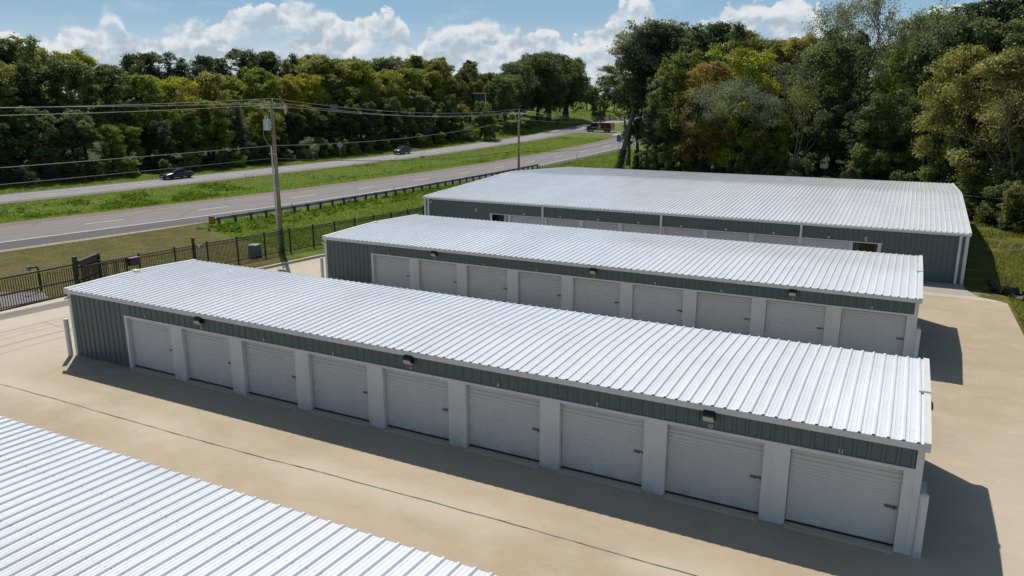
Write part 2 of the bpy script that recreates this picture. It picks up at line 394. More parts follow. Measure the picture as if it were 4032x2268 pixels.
# ---------------------------------------------------------------- ground
def sstep(a, b, x):
    t = np.clip((np.asarray(x, float) - a) / (b - a), 0, 1); return t * t * (3 - 2 * t)
def pad(y):
    return np.interp(y, [-60, 0, 15.47, 35.57, 70, 110], [0, 0, -.344, -1.011, -1.35, -2.0])
def hermite(pts):
    ys = np.array([p[1] for p in pts], float); xs = np.array([p[0] for p in pts], float); m = np.gradient(xs, ys)
    def f(y):
        y = np.asarray(y, float); i = np.clip(np.searchsorted(ys, y) - 1, 0, len(ys) - 2); h = ys[i + 1] - ys[i]; t = (y - ys[i]) / h; tc = np.clip(t, 0, 1)
        v = (2*tc**3 - 3*tc**2 + 1) * xs[i] + (tc**3 - 2*tc**2 + tc) * h * m[i] + (-2*tc**3 + 3*tc**2) * xs[i + 1] + (tc**3 - tc**2) * h * m[i + 1]
        return v + np.where(t < 0, t * h * m[0], 0) + np.where(t > 1, (t - 1) * h * m[-1], 0)
    return f
near_x = hermite([(-52.0, -20), (-47.6, 5), (-43.4, 29.2), (-41.3, 41.4), (-39.6, 54.5), (-37.7, 78.6), (-37.2, 103), (-37.3, 127), (-36.4, 149), (-35.6, 172), (-36.6, 190), (-40.4, 220), (-50, 275), (-60, 330)])
far_x = hermite([(-77.5, -20), (-74, 15), (-71, 45), (-69.8, 65), (-69.3, 90), (-69.2, 110), (-68.6, 131), (-66.4, 156), (-64.8, 172), (-64.6, 186), (-66.5, 205), (-72.7, 239), (-83.9, 304), (-99.7, 389), (-125, 520)])
HW = -2.0
def hwz(y): return HW + 2.8 * sstep(110, 225, y)
def height(x, y):
    x = np.asarray(x, float); y = np.asarray(y, float)
    w = 1 - sstep(-29.0, -10.5, x)                               # 0 on the pad, 1 on the highway verge
    h = pad(y) * (1 - w) + hwz(y) * w
    h = np.where(x > 35.3, h - .12 * sstep(35.3, 37, x), h)
    mid = (near_x(y) + far_x(y)) / 2
    h = h - .45 * np.exp(-((x - mid) / 4.5) ** 2) * (1 - sstep(150, 172, y))   # swale of the median
    d = far_x(y) - 6.5 - x                                         # beyond the far carriageway
    h = h + np.where(d > 0, .5 * sstep(2, 10, d) + (2.2 * sstep(3, 24, d) + 2.6 * sstep(24, 110, d)) * sstep(125, 175, y), 0)
    return h
def H(x, y): return float(height(x, y))
def axis(a, b, fine, lo, hi):
    m = list(np.arange(a, b + 1e-6, fine)); s = fine; p = a; left = []
    while p > lo: s *= 1.22; p -= s; left.append(p)
    s = fine; p = b; right = []
    while p < hi: s *= 1.22; p += s; right.append(p)
    return np.array(left[::-1] + m + right)
EDGE = [(-9, 104), (-2, 100), (5, 96), (12, 90), (19, 85), (26, 79), (32.5, 73.5), (37, 67), (41, 60), (45.5, 53), (50, 45), (54, 36)]   # edge of the right wood
def build_ground():
    xs = axis(-100, 45, 1.25, -4200, 4200); ys = axis(-20, 240, 1.5, -1800, 6500)
    ys = np.unique(np.concatenate([ys, [0, 15.47, 35.57]]))
    X, Y = np.meshgrid(xs, ys); Z = height(np.clip(X, -420, 260), np.clip(Y, -60, 620))
    on = (X > -9.6) & (X < 35.3) & (Y > -60) & (Y < 37)
    Z = np.where(on, Z - .06, Z)
    me = bpy.data.meshes.new('ground'); nx, ny = len(xs), len(ys)
    me.vertices.add(nx * ny); me.vertices.foreach_set('co', np.stack([X, Y, Z], -1).astype(np.float32).ravel())
    i = (np.arange(ny - 1)[:, None] * nx + np.arange(nx - 1)[None]).ravel()
    q = np.stack([i, i + 1, i + nx + 1, i + nx], 1).astype(np.int32)
    me.loops.add(q.size); me.loops.foreach_set('vertex_index', q.ravel()); me.polygons.add(len(q))
    me.polygons.foreach_set('loop_start', np.arange(0, q.size, 4, dtype=np.int32)); me.polygons.foreach_set('loop_total', np.full(len(q), 4, np.int32))
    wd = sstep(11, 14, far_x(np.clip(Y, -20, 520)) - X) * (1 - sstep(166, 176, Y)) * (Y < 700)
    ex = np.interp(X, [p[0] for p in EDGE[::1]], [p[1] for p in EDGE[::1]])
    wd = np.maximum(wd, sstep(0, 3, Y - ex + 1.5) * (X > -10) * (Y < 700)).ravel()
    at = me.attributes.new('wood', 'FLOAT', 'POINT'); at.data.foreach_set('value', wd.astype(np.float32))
    me.polygons.foreach_set('use_smooth', np.ones(len(q), bool)); me.materials.append(M['ground']); me.update(calc_edges=True)
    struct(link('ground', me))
build_ground()
def strip(name, fx, y0, y1, a, b, z, mat, dash=None, thick=0.0):
    """a ribbon of road lying between offsets a and b (metres to the right of the centre line fx)"""
    vs, fs, uv = [], [], []
    def row(y):
        d = (float(fx(y + .5)) - float(fx(y - .5))); n = math.hypot(d, 1); c = float(fx(y)); out = []
        for o in (a(y) if callable(a) else a, b(y) if callable(b) else b): yy = y - o * d / n; out.append((c + o / n, yy, z - HW + float(hwz(yy))))
        return out
    segs = dash if dash else [(y0, y1)]
    for s0, s1 in segs:
        n = max(2, int((s1 - s0) / 3.0) + 1)
        for k in range(n):
            y = s0 + (s1 - s0) * k / (n - 1); r = row(y); vs += r; uv += [(a(y) if callable(a) else a, y), (b(y) if callable(b) else b, y)]
            if k: i = len(vs) - 4; fs.append((i, i + 1, i + 3, i + 2))
    me = bpy.data.meshes.new(name); me.from_pydata(vs, [], fs); me.materials.append(mat)
    l = me.uv_layers.new(name='UVMap')
    for p in me.polygons:
        for li in p.loop_indices: l.data[li].uv = uv[me.loops[li].vertex_index]
    me.update(); return struct(link(name, me))
def outer(y): return float(np.interp(y, [-20, 20, 40, 100, 200], [8.6, 8.4, 8.2, 6.6, 6.3]))
Z0 = HW + .02
strip('road', near_x, -40, 330, -4.5, 4.6, Z0 + .004, M['asph'])
strip('road', near_x, -40, 330, -7.3, -4.5, Z0, M['asph_brown'])
strip('road', near_x, -40, 330, 4.6, outer, Z0 + .001, M['asph_dark'])
strip('path', near_x, -30, 38, outer, lambda y: outer(y) + float(np.interp(y, [-30, 30, 38], [1.1, 1.0, .3])), Z0 - .004, M['gravel'])
strip('road', far_x, -40, 560, -3.9, 3.4, Z0 + .004, M['asph_far'])
strip('road', far_x, -40, 560, 3.4, 5.4, Z0, M['asph_brown'])
strip('road', far_x, -40, 560, -5.4, -3.9, Z0 + .001, M['asph_dark'])
strip('road_marking', near_x, -40, 330, 4.40, 4.62, Z0 + .012, M['line'])
strip('road_marking', near_x, -40, 172, -4.45, -4.25, Z0 + .012, M['yline'])
DASH = [(y, y + 3.9) for y in (-20.5, -8.2, 4.2, 17.0, 29.0, 41.2, 54.3, 66.0, 78.4, 90.6, 102.8, 115.9, 129.2, 141.8, 154.2, 166.8, 179.4, 192, 206, 220)]
strip('road_marking', near_x, 0, 0, -.09, .09, Z0 + .012, M['line'], DASH)
strip('road_marking', far_x, 0, 0, -.35, -.2, Z0 + .012, M['line'], [(y, y + 3.6) for y in np.arange(-20, 420, 15.0)])
strip('road_marking', far_x, -40, 560, -3.8, -3.62, Z0 + .012, M['line'])
def sheet(name, poly, mat, zf, zoff=0.0, fine=3.0):
    """a flat polygon (convex or not) draped in one piece"""
    vs = [(x, y, (zf(x, y) if callable(zf) else zf) + zoff) for x, y in poly]
    me = bpy.data.meshes.new(name); me.from_pydata(vs, [], [tuple(range(len(vs)))]); me.materials.append(mat)
    l = me.uv_layers.new(name='UVMap')
    for p in me.polygons:
        for li in p.loop_indices: v = me.vertices[me.loops[li].vertex_index].co; l.data[li].uv = (v.x, v.y)
    me.update(); return struct(link(name, me))
# paved crossing between the carriageways with its stop bar
cross = [(-36.5, 173.7), (-41.6, 178.6), (-43.0, 183.6), (-46.6, 188.0), (-52.1, 190.8), (-58.4, 191.8), (-68.0, 189.5), (-69.0, 205.8), (-60.7, 203.2), (-49.7, 202.7), (-46.4, 203.2), (-43.6, 206.3), (-42.2, 213.3), (-37, 214)]
sheet('road', cross[::-1], M['asph_brown'], lambda x, y: float(hwz(y)) + .05)
sheet('road_marking', [(-46.3, 187.3), (-45.4, 187.6), (-45.1, 194.7), (-46.0, 194.6)][::-1], M['line'], lambda x, y: float(hwz(y)) + .062)
# concrete yard: three planes following the fall of the site
YB = [-40, 0, 15.47, 35.57]
def yard(x0, x1, y0, y1, mat, dz, name='pavement'):
    ys = sorted({y0, y1} | {y for y in YB if y0 < y < y1}); mb = MB()
    mb.add([p for y in ys for p in ((x0, y, float(pad(y)) + dz), (x1, y, float(pad(y)) + dz))], [(2*i, 2*i+1, 2*i+3, 2*i+2) for i in range(len(ys) - 1)])
    return struct(mb.build(name, mat))
yard(-6.5, 35.25, -40, 30.9, M['conc'], 0.0)
yard(-8.25, -6.5, -40, 15.2, M['conc_pale'], 0.0)
yard(-10.4, -8.25, -40, 7.0, M['conc_pale'], .002)
yard(-8.9, -8.25, 12.2, 15.2, M['conc_pale'], .002)
yard(-6.5, 31.0, 30.9, 35.57, M['conc_grey'], .001)
mb = MB(); zf = lambda x, y: (x, y, float(pad(y)) + .003)
mb.add([zf(30.9, 30.9), zf(35.25, 30.9), zf(34.6, 31.55), zf(33.9, 31.95), zf(30.9, 31.95)], [(0, 1, 2, 3, 4)]); struct(mb.build('pavement', M['conc_pale']))
mb = MB(); mb.add([zf(30.9, 31.95), zf(33.9, 31.95), zf(33.35, 34.1), zf(33.3, 35.6), zf(30.9, 35.6)], [(0, 1, 2, 3, 4)]); struct(mb.build('pavement', M['conc_grey']))
# slab edges, joints and cracks
def wobble(name, pts, w, mat, dz, seed=0, amp=.02):
    rng = random.Random(seed); vs, fs = [], []; L = []
    for (ax, ay), (bx, by) in zip(pts, pts[1:]):
        n = max(2, int(math.hypot(bx - ax, by - ay) / .5))
        L += [(ax + (bx - ax) * k / n, ay + (by - ay) * k / n) for k in range(n)]
    L.append(pts[-1]); o = 0
    for i, (x, y) in enumerate(L):
        a, b = L[max(0, i - 1)], L[min(len(L) - 1, i + 1)]; d = math.hypot(b[0] - a[0], b[1] - a[1]); nx, ny = -(b[1] - a[1]) / d, (b[0] - a[0]) / d
        o = o * .7 + rng.uniform(-amp, amp); ww = w * rng.uniform(.55, 1.3)
        for s in (-1, 1):
            xx, yy = x + nx * (o + s * ww / 2), y + ny * (o + s * ww / 2); vs.append((xx, yy, float(pad(yy)) + dz))
        if i: k = 2 * i; fs.append((k - 2, k, k + 1, k - 1))
    me = bpy.data.meshes.new(name); me.from_pydata(vs, [], fs); me.materials.append(mat); struct(link(name, me))
wobble('pavement_joint', [(-8, -3.45), (0.5, -3.42), (13, -3.35), (20, -3.12), (31, -3.05), (35.2, -3.1)], .045, M['joint'], .005, 1)
wobble('pavement_joint', [(-8, 9.0), (-.2, 8.95)], .02, M['joint'], .005, 2, .005)
wobble('pavement_joint', [(-6.4, 2.4), (-.3, 1.6)], .018, M['joint'], .005, 4, .02)
wobble('pavement_joint', [(-4.0, -8), (-3.9, 15.2)], .018, M['joint'], .005, 5, .01)
wobble('pavement_joint', [(-6.5, 12.2), (-2.5, 12.4), (-.1, 12.35)], .018, M['joint'], .005, 6, .01)
wobble('pavement_joint', [(30.9, 30.92), (35.2, 30.92)], .02, M['joint'], .006, 7, .01)
wobble('pavement_joint', [(-8.25, -8), (-8.22, 7.0)], .03, M['joint'], .006, 8, .005)
# kerb along the lawn inside the fence
mb = MB(); ks = [(-8.15, 15.55), (-7.2, 15.25), (-6.75, 15.5), (-6.62, 16.1), (-6.6, 22), (-6.6, 30), (-6.75, 36)]
rings = []
for i, (x, y) in enumerate(ks):
    a, b = ks[max(0, i - 1)], ks[min(len(ks) - 1, i + 1)]; d = math.hypot(b[0] - a[0], b[1] - a[1]); nx, ny = -(b[1] - a[1]) / d, (b[0] - a[0]) / d; z = float(pad(y))
    rings.append([(x - nx * .13, y - ny * .13, z - .05), (x - nx * .11, y - ny * .11, z + .15), (x + nx * .09, y + ny * .09, z + .15), (x + nx * .1, y + ny * .1, z - .05)])
mb.loft(rings); struct(mb.build('kerb', M['conc_pale']))
mb = MB(); sheet('pavement', [(-9.9, 14.6), (-8.25, 14.9), (-8.25, 15.2), (-8.9, 15.3)][::-1], M['conc_pale'], lambda x, y: float(pad(y)) + .01)
struct(MB().box(-9.1, -8.1, 15.45, 15.65, -.4, -.2).build('kerb', M['conc_pale']))
# lawn between kerb and fence, outside the paved part
mb = MB(); ys = [15.3, 15.47, 35.57]; mb.add([p for y in ys for p in ((-9.6, y + (.3 if y < 16 else 0), float(pad(y)) + .03), (-6.7, y + (.3 if y < 16 else 0), float(pad(y)) + .05))], [(0, 1, 3, 2), (2, 3, 5, 4)]); struct(mb.build('lawn', M['ground']))
# asphalt drive outside the gate
dr = [(-10.4, -22), (-10.4, 5.2), (-12.2, 6.0), (-13.6, 5.7), (-15.6, 5.6), (-20, 4.0), (-28, 1.5), (-36, -1.0), (-38, -10), (-36, -22)]
def drape_grid(name, poly, mat, dz, step=1.2):
    import mathutils.geometry as g
    xs = np.arange(min(p[0] for p in poly), max(p[0] for p in poly) + step, step); ys = np.arange(min(p[1] for p in poly), max(p[1] for p in poly) + step, step)
    bnd = []
    for (ax, ay), (bx, by) in zip(poly, poly[1:] + poly[:1]):
        n = max(1, int(math.hypot(bx - ax, by - ay) / step)); bnd += [(ax + (bx - ax) * k / n, ay + (by - ay) * k / n) for k in range(n)]
    inside = []
    def pin(x, y):
        c = False
        for (ax, ay), (bx, by) in zip(poly, poly[1:] + poly[:1]):
            if (ay > y) != (by > y) and x < (bx - ax) * (y - ay) / (by - ay) + ax: c = not c
        return c
    inside = [(x, y) for x in xs for y in ys if pin(x, y) and min(math.hypot(x - a, y - b) for a, b in bnd) > step * .5]
    pts = bnd + inside; n = len(bnd)
    v, e, f, *_ = g.delaunay_2d_cdt([Vector(p) for p in pts], [(i, (i + 1) % n) for i in range(n)], [], 1, 1e-4)
    me = bpy.data.meshes.new(name); me.from_pydata([(p.x, p.y, H(p.x, p.y) + dz) for p in v], [], [tuple(q) for q in f]); me.materials.append(mat)
    l = me.uv_layers.new(name='UVMap')
    for p in me.polygons:
        for li in p.loop_indices: c = me.vertices[me.loops[li].vertex_index].co; l.data[li].uv = (c.y, c.x)
    me.update(); struct(link(name, me))
drape_grid('road', dr, M['asph'], .05)
# ---------------------------------------------------------------- storage buildings
FT = .3048
def ribbed_roof(x0, x1, y0, y1, he, hr, minor=True, rib=.036):
    """corrugated sheet running over the ridge, rolled over it in a soft curve"""
    prof = [(-.052, 0), (-.022, rib), (.022, rib), (.052, 0)] + ([(.092, 0), (.1, .006), (.112, .006), (.12, 0), (.192, 0), (.2, .006), (.212, .006), (.22, 0)] if minor else [])
    xs = [(x0, 0.0)]; n = int((x1 - x0) / FT)
    for k in range(n + 1):
        for a, h in prof:
            x = x0 + .15 + k * FT + a
            if x0 < x < x1: xs.append((x, h))
    xs.append((x1, 0.0)); ym = (y0 + y1) / 2; w = 1.5
    def zz(y):
        s = (hr - he) / ((y1 - y0) / 2); d = abs(y - ym)
        return hr - s * d if d > w else hr - s * (w / 2 + d * d / (2 * w))
    ys = [y0, (y0 + ym - w) / 2] + [ym + w * k / 5 for k in range(-5, 6)] + [(y1 + ym + w) / 2, y1]
    mb = MB(); nx = len(xs)
    mb.add([(x, y, zz(y) + h) for y in ys for x, h in xs], [(j*nx+i, j*nx+i+1, (j+1)*nx+i+1, (j+1)*nx+i) for j in range(len(ys)-1) for i in range(nx-1)])
    return mb, zz
def ribbed_wall(mb, x0, x1, z0, z1, y=0.0, depth=.034, flip=1):
    """vertical ribbed sheet in the plane y, ribs standing out towards -y"""
    xs = [(x0, 0.0)]; k0 = math.ceil((x0 + .06) / FT); k = k0
    while k * FT < x1 - .06:
        for a, h in ((-.055, 0), (-.026, depth), (.026, depth), (.055, 0)): xs.append((k * FT + a, h))
        k += 1
    xs.append((x1, 0.0)); n = len(xs)
    mb.add([(x, y - h * flip, z) for z in (z0, z1) for x, h in xs], [(i, i+1, n+i+1, n+i) if flip > 0 else (i, n+i, n+i+1, i+1) for i in range(n - 1)])
def side_wall(mb, x, y0, y1, z0, zf, out):
    """end wall in the plane x under a roof line zf(y)"""
    ys = [(y0, 0.0)]; k = math.ceil((y0 + .06) / FT)
    while k * FT < y1 - .06:
        for a, h in ((-.055, 0), (-.026, .03), (.026, .03), (.055, 0)): ys.append((k * FT + a, h))
        k += 1
    ys.append((y1, 0.0)); n = len(ys)
    mb.add([(x + out * h, y, z0) for y, h in ys] + [(x + out * h, y, zf(y) - .02) for y, h in ys], [(i, n+i, n+i+1, i+1) if out > 0 else (i, i+1, n+i+1, n+i) for i in range(n - 1)])
def roller(x0, x1, z0, z1, y):
    """curtain of horizontal corrugations; the slats at the head are wider as the curtain bends into the drum"""
    rows = []; z = z0 + .05; rows += [(z0, 0.0), (z, 0.0)]
    while z < z1 - .42: rows += [(z + .012, -.014), (z + .052, -.014), (z + .064, 0.0), (z + .083, 0.0)]; z += .083
    while z < z1 - .06: rows += [(z + .02, -.02), (z + .085, -.012), (z + .10, .012), (z + .118, .012)]; z += .118
    rows.append((z1, 0.03)); mb = MB()
    mb.add([p for zz, d in rows for p in ((x0, y + d, zz), (x1, y + d, zz))], [(2*i, 2*i+1, 2*i+3, 2*i+2) for i in range(len(rows) - 1)])
    return mb
def small_wall_light(parent, x, y, z, lens_mat):
    """wall pack lamp: hooded black housing with a frosted lens slanting below it"""
    mb = MB(); w = .145
    sec = [(0, .17), (-.08, .17), (-.17, .08), (-.17, .0), (0, -.11)]
    mb.loft([[(x - w, y + a - .036, z + b) for a, b in sec], [(x + w, y + a - .036, z + b) for a, b in sec]])
    h = mb.build('wall_light', M['black'], parent)
    sec = [(-.175, -.004), (-.175, .03), (-.187, .012), (-.17, -.05), (-.09, -.13), (-.01, -.13), (-.01, -.117)]
    m2 = MB(); w = .132; m2.loft([[(x - w, y + a - .036, z + b) for a, b in sec], [(x + w, y + a - .036, z + b) for a, b in sec]])
    m2.build('lens', lens_mat, h)
    return h
def row_building(loc, W, he, hr, first, label, visible_front=True, name='storage_building', lit=()):
    root = thing(name, label, 'storage building', loc)
    LB, x0, dh, cw = 30.647, 3.42, 2.126, .61
    roof, zz = ribbed_roof(-.1, LB + .1, -.1, W + .1, he, hr); roof.build('roof', M['roof'], root)
    # sheet-metal trim: eaves and rakes
    for ya, yb in ((-.105, -.035), (W + .035, W + .105)): MB().box(-.1, LB + .1, ya, yb, he - .16, he - .004).build('eave_trim', M['trim'], root)
    for xa, xb, s in ((-.135, -.02, -1), (LB + .02, LB + .135, 1)):
        mb = MB(); ys = [-.11, W * .25, W / 2 - 1.5, W / 2 - .7, W / 2, W / 2 + .7, W / 2 + 1.5, W * .75, W + .11]
        mb.loft([[(xa, y, zz(min(max(y, -.1), W + .1)) - .18), (xb, y, zz(min(max(y, -.1), W + .1)) - .18), (xb, y, zz(min(max(y, -.1), W + .1)) + .045), (xa, y, zz(min(max(y, -.1), W + .1)) + .045)] for y in ys])
        t = mb.build('rake_trim', M['trim'], root)
        xi = xa if s > 0 else xb; a, b = sorted((xi, xi - .045 * s))
        mb = MB(); ys = ys[:]
        mb.loft([[(a, y, zz(min(max(y, -.1), W + .1)) + .037), (b, y, zz(min(max(y, -.1), W + .1)) + .037), (b, y, zz(min(max(y, -.1), W + .1)) + .05), (a, y, zz(min(max(y, -.1), W + .1)) + .05)] for y in ys]); mb.build('trim_flange', M['trim'], t)
        a, b = sorted((xa if s > 0 else xb, (xa if s > 0 else xb)))
        MB().box(min(xa, xa - .16 * s) if s > 0 else xa, xb if s > 0 else xb + .16, W / 2 - .11, W / 2 + .11, hr - .02, hr + .056).build('ridge_cap', M['trim'], t)
    walls = MB(); side_wall(walls, 0, .03, W - .03, 0, zz, -1); side_wall(walls, LB, .03, W - .03, 0, zz, 1)
    walls.add([(0, W, 0), (LB, W, 0), (LB, W, he - .1), (0, W, he - .1)], [(0, 3, 2, 1)])
    ribbed_wall(walls, .10, x0 - .075, 0, he - .12); ribbed_wall(walls, x0 - .075, LB - .10, dh + .03, he - .12)
    walls.build('wall', M['green'], root)
    for xa in (-.045, LB - .105): MB().box(xa, xa + .15, -.047, .06, 0, he - .165).build('corner_trim', M['trim'], root)
    # backing inside the openings
    MB().add([(x0, .42, 0), (LB - .12, .42, 0), (LB - .12, .42, dh), (x0, .42, dh)], [(0, 1, 2, 3)]).build('inner_wall', M['dark'], root)
    MB().box(x0 - .09, LB - .105, -.046, .02, dh - .055, dh + .028).build('door_header', M['trim'], root)
    MB().box(x0 - .09, x0 + .045, -.043, .17, 0, dh - .056).build('door_jamb', M['trim'], root)
    for k in range(1, 10):
        xl = x0 + 3.048 * k - cw + .07; xr = xl + cw if k < 9 else LB - .106
        MB().box(xl, xr, -.04, .19, 0, dh - .056).build('pier', M['trim'], root)
        dl = x0 + .05 + 3.048 * (k - 1) + (.03 if k > 1 else 0)
        d = roller(dl, xl - .005, .055, dh - .05, .13).build('roller_door', M['door'], root)
        MB().box(dl, xl - .005, .09, .128, .052, .085).build('bottom_bar', M['rubber'], d)
        lk = MB().box(xl - .30, xl - .03, .085, .122, 1.02, 1.075).build('latch', M['lock'], d)
        MB().box(xl - .11, xl - .07, .06, .085, .99, 1.06).build('padlock', M['steel'] if k % 3 else M['lock'], d)
        # concrete sill sloping out of the opening
        sm = MB(); sm.loft([[(dl, -.17, -.005), (dl, -.15, .035), (dl, .13, .05), (dl, .13, -.005)], [(xl, -.17, -.005), (xl, -.15, .035), (xl, .13, .05), (xl, .13, -.005)]]); sm.build('door_sill', M['conc_pale'], root)
        nx = x0 + 1.17 + 3.048 * (k - 1)
        text('unit_number', str(first + k - 1), .14, M['number'], root, (nx, -.046, dh + .115))
        if k in lit: small_wall_light(root, nx - .03, 0, dh + .39, M['lens'])
    # camera on the left corner
    cm = MB(); cm.tube([(.02, -.05, he - .33), (.02, -.13, he - .35)], [.05, .05], 10); c = cm.build('security_camera', M['trim'], root)
    MB().tube([(.02, -.10, he - .36), (-.09, -.16, he - .40)], [.045, .04], 10).build('camera_body', M['trim'], c)
    MB().tube([(-.09, -.16, he - .40), (-.096, -.163, he - .402)], [.026, .026], 8).build('lens', M['black'], c)
    # meter box and gable lamp on the right end wall
    MB().box(LB + .03, LB + .2, .55, .95, .9, 1.45).build('meter_box', M['greypaint'], root)
    lamp = MB(); sec = [(0, .2), (.12, .2), (.22, .08), (.22, .0), (0, -.13)]
    lamp.loft([[(LB + .03 + a, W * .56 - .16, he - .42 + b) for a, b in sec], [(LB + .03 + a, W * .56 + .16, he - .42 + b) for a, b in sec]]); lamp.build('gable_light', M['black'], root)
    return root
row_building((0, 0, 0), 6.17, 2.808, 2.93, 3, 'long white-roofed storage building with roller doors 3 to 11, in front', lit=(2, 5, 8))
row_building((-.1175, 15.473, -.344), 9.4, 2.822, 2.99, 4, 'long white-roofed storage building with roller doors 4 to 12, in the middle', lit=(2, 5, 8))
def near_building():
    """the roof at the lower left edge of the photo; its back wall faces the yard"""
    root = thing('storage_building', 'storage building at the lower left of which only the white ribbed roof shows', 'storage building', (0, -15.05, 0))
    LB, W, he, hr = 30.647, 6.25, 2.82, 2.94
    roof, zz = ribbed_roof(-.1, LB + .1, -.1, W + .12, he, hr); roof.build('roof', M['roof'], root)
    for ya, yb in ((-.105, -.035), (W + .035, W + .105)): MB().box(-.1, LB + .1, ya, yb, he - .16, he - .004).build('eave_trim', M['trim'], root)
    for xa in (-.135, LB + .02):
        mb = MB(); mb.loft([[(xa, y, zz(y) - .18), (xa + .115, y, zz(y) - .18), (xa + .115, y, zz(y) + .045), (xa, y, zz(y) + .045)] for y in (-.1, W / 2 - 1.5, W / 2, W / 2 + 1.5, W + .1)]); mb.build('rake_trim', M['trim'], root)
    w = MB(); side_wall(w, 0, .03, W - .03, 0, zz, -1); side_wall(w, LB, .03, W - .03, 0, zz, 1)
    ribbed_wall(w, .1, LB - .1, 0, he - .12, W, flip=-1); ribbed_wall(w, .1, LB - .1, 0, he - .12); w.build('wall', M['green'], root)
near_building()
def big_building():
    root = thing('storage_building', 'largest and farthest storage building, wide low white roof and letter E signs', 'storage building', (-6.76, 35.572, -1.011))
    L, W, he, hr, dh = 40.03, 31.58, 3.203, 3.966, 2.17
    roof, zz = ribbed_roof(-.06, L + .06, -.02, W + .05, he, hr, minor=False, rib=.042); roof.build('roof', M['roof'], root)
    MB().box(-.08, L + .08, -.16, -.02, he - .17, he - .012).build('gutter', M['trim'], root)
    MB().box(-.08, L + .08, W + .05, W + .18, he - .17, he - .012).build('gutter', M['trim'], root)
    for xa in (-.11, L + .03):
        mb = MB(); mb.loft([[(xa, y, zz(y) - .2), (xa + .08, y, zz(y) - .2), (xa + .08, y, zz(y) + .05), (xa, y, zz(y) + .05)] for y in (-.02, W / 2 - 1.5, W / 2 - .7, W / 2, W / 2 + .7, W / 2 + 1.5, W + .05)]); mb.build('rake_trim', M['trim'], root)
    # a lap in the sheets along the front slope
    mb = MB()
    for yy in (W * .26,): mb.add([(.0, yy, zz(yy) + .046), (L, yy, zz(yy) + .046), (L, yy + .07, zz(yy + .07) + .048), (0, yy + .07, zz(yy + .07) + .048)], [(0, 1, 2, 3)])
    mb.build('roof_lap', M['trim'], root)
    X = lambda v: v + 6.76
    w = MB(); side_wall(w, 0, .02, W - .02, 0, zz, -1); side_wall(w, L, .02, W - .02, 0, zz, 1)
    w.add([(0, W, 0), (L, W, 0), (L, W, he - .1), (0, W, he - .1)], [(0, 3, 2, 1)])
    ribbed_wall(w, .1, X(-.36), 0, he - .1); ribbed_wall(w, X(-.36), X(28.5), dh + .03, he - .1); ribbed_wall(w, X(28.5), L - .1, 0, he - .1)
    w.build('wall', M['green'], root)
    for x in (-.03, L - .16): MB().box(x, x + .19, -.046, .06, 0, he - .175).build('corner_trim', M['trim'], root)
    for v in (-6.3, 4.41, 13.94, 23.57, 32.84):
        d = MB().box(X(v) - .075, X(v) + .075, -.165, -.05, .14, he - .16).build('downspout', M['trim'], root)
        MB().cbox((X(v), -.22, .10), (.15, .26, .1)).build('outlet', M['trim'], d)
    MB().box(X(-.4), X(28.56), -.05, .02, dh - .03, dh + .03).build('door_header', M['trim'], root)
    piers = [(-.36, -.18), (1.27, 1.52), (4.28, 4.72), (7.47, 7.8), (10.63, 10.97), (13.78, 14.2), (17.0, 17.33), (20.2, 20.52), (23.36, 23.76), (26.58, 26.81), (28.29, 28.5)]
    for a, b in piers: MB().box(X(a), X(b), -.042, .22, 0, dh - .031).build('pier', M['trim'], root)
    marks = [2.74, 5.89, 9.04, 12.21, 15.41, 18.6, 21.8, 25.31]
    for i in range(1, 9):
        a, b = piers[i][1], piers[i + 1][0]
        d = roller(X(a) + .004, X(b) - .004, .02, dh - .03, .13).build('roller_door', M['door'], root)
        MB().box(X(b) - .3, X(b) - .04, .085, .122, 1.0, 1.06).build('latch', M['lock'], d)
        MB().box(X(marks[i - 1]) - .07, X(marks[i - 1]) + .07, -.042, -.034, dh + .12, dh + .23).build('unit_plate', M['number'], root)
    for v, z in ((-1.65, 2.37), (27.56, 2.40)): text('letter_sign', 'E', .38, M['number'], root, (X(v), -.046, z), depth=.006)
    # two recessed entrances
    for a, b, back in ((-.18, 1.27, 'dark'), (26.81, 28.29, 'grey_wall')):
        MB().add([(X(a), 0, 0), (X(a), 1.3, 0), (X(a), 1.3, dh), (X(a), 0, dh), (X(b), 0, 0), (X(b), 1.3, 0), (X(b), 1.3, dh), (X(b), 0, dh)],
                 [(0, 1, 2, 3), (4, 7, 6, 5), (1, 5, 6, 2), (3, 2, 6, 7)]).build('entrance_recess', M[back], root)
    MB().box(X(.66), X(.9), .5, .58, 0, dh - .04).build('entrance_frame', M['trim'], root)
    for k in range(5): MB().box(X(-.12 + k * .15), X(-.06 + k * .15), .62, .66, 0, dh - .05).build('entrance_slat', M['lock'], root)
    MB().box(X(27.15), X(28.05), 1.24, 1.295, 0.02, dh - .12).build('entrance_door', M['brown_door'], root)
    c = MB().tube([(.75, -.04, he - .36), (.75, -.14, he - .38)], [.055, .055], 10).build('security_camera', M['trim'], root)
    MB().tube([(.75, -.12, he - .40), (.66, -.2, he - .46)], [.06, .05], 10).build('camera_body', M['trim'], c)
big_building()
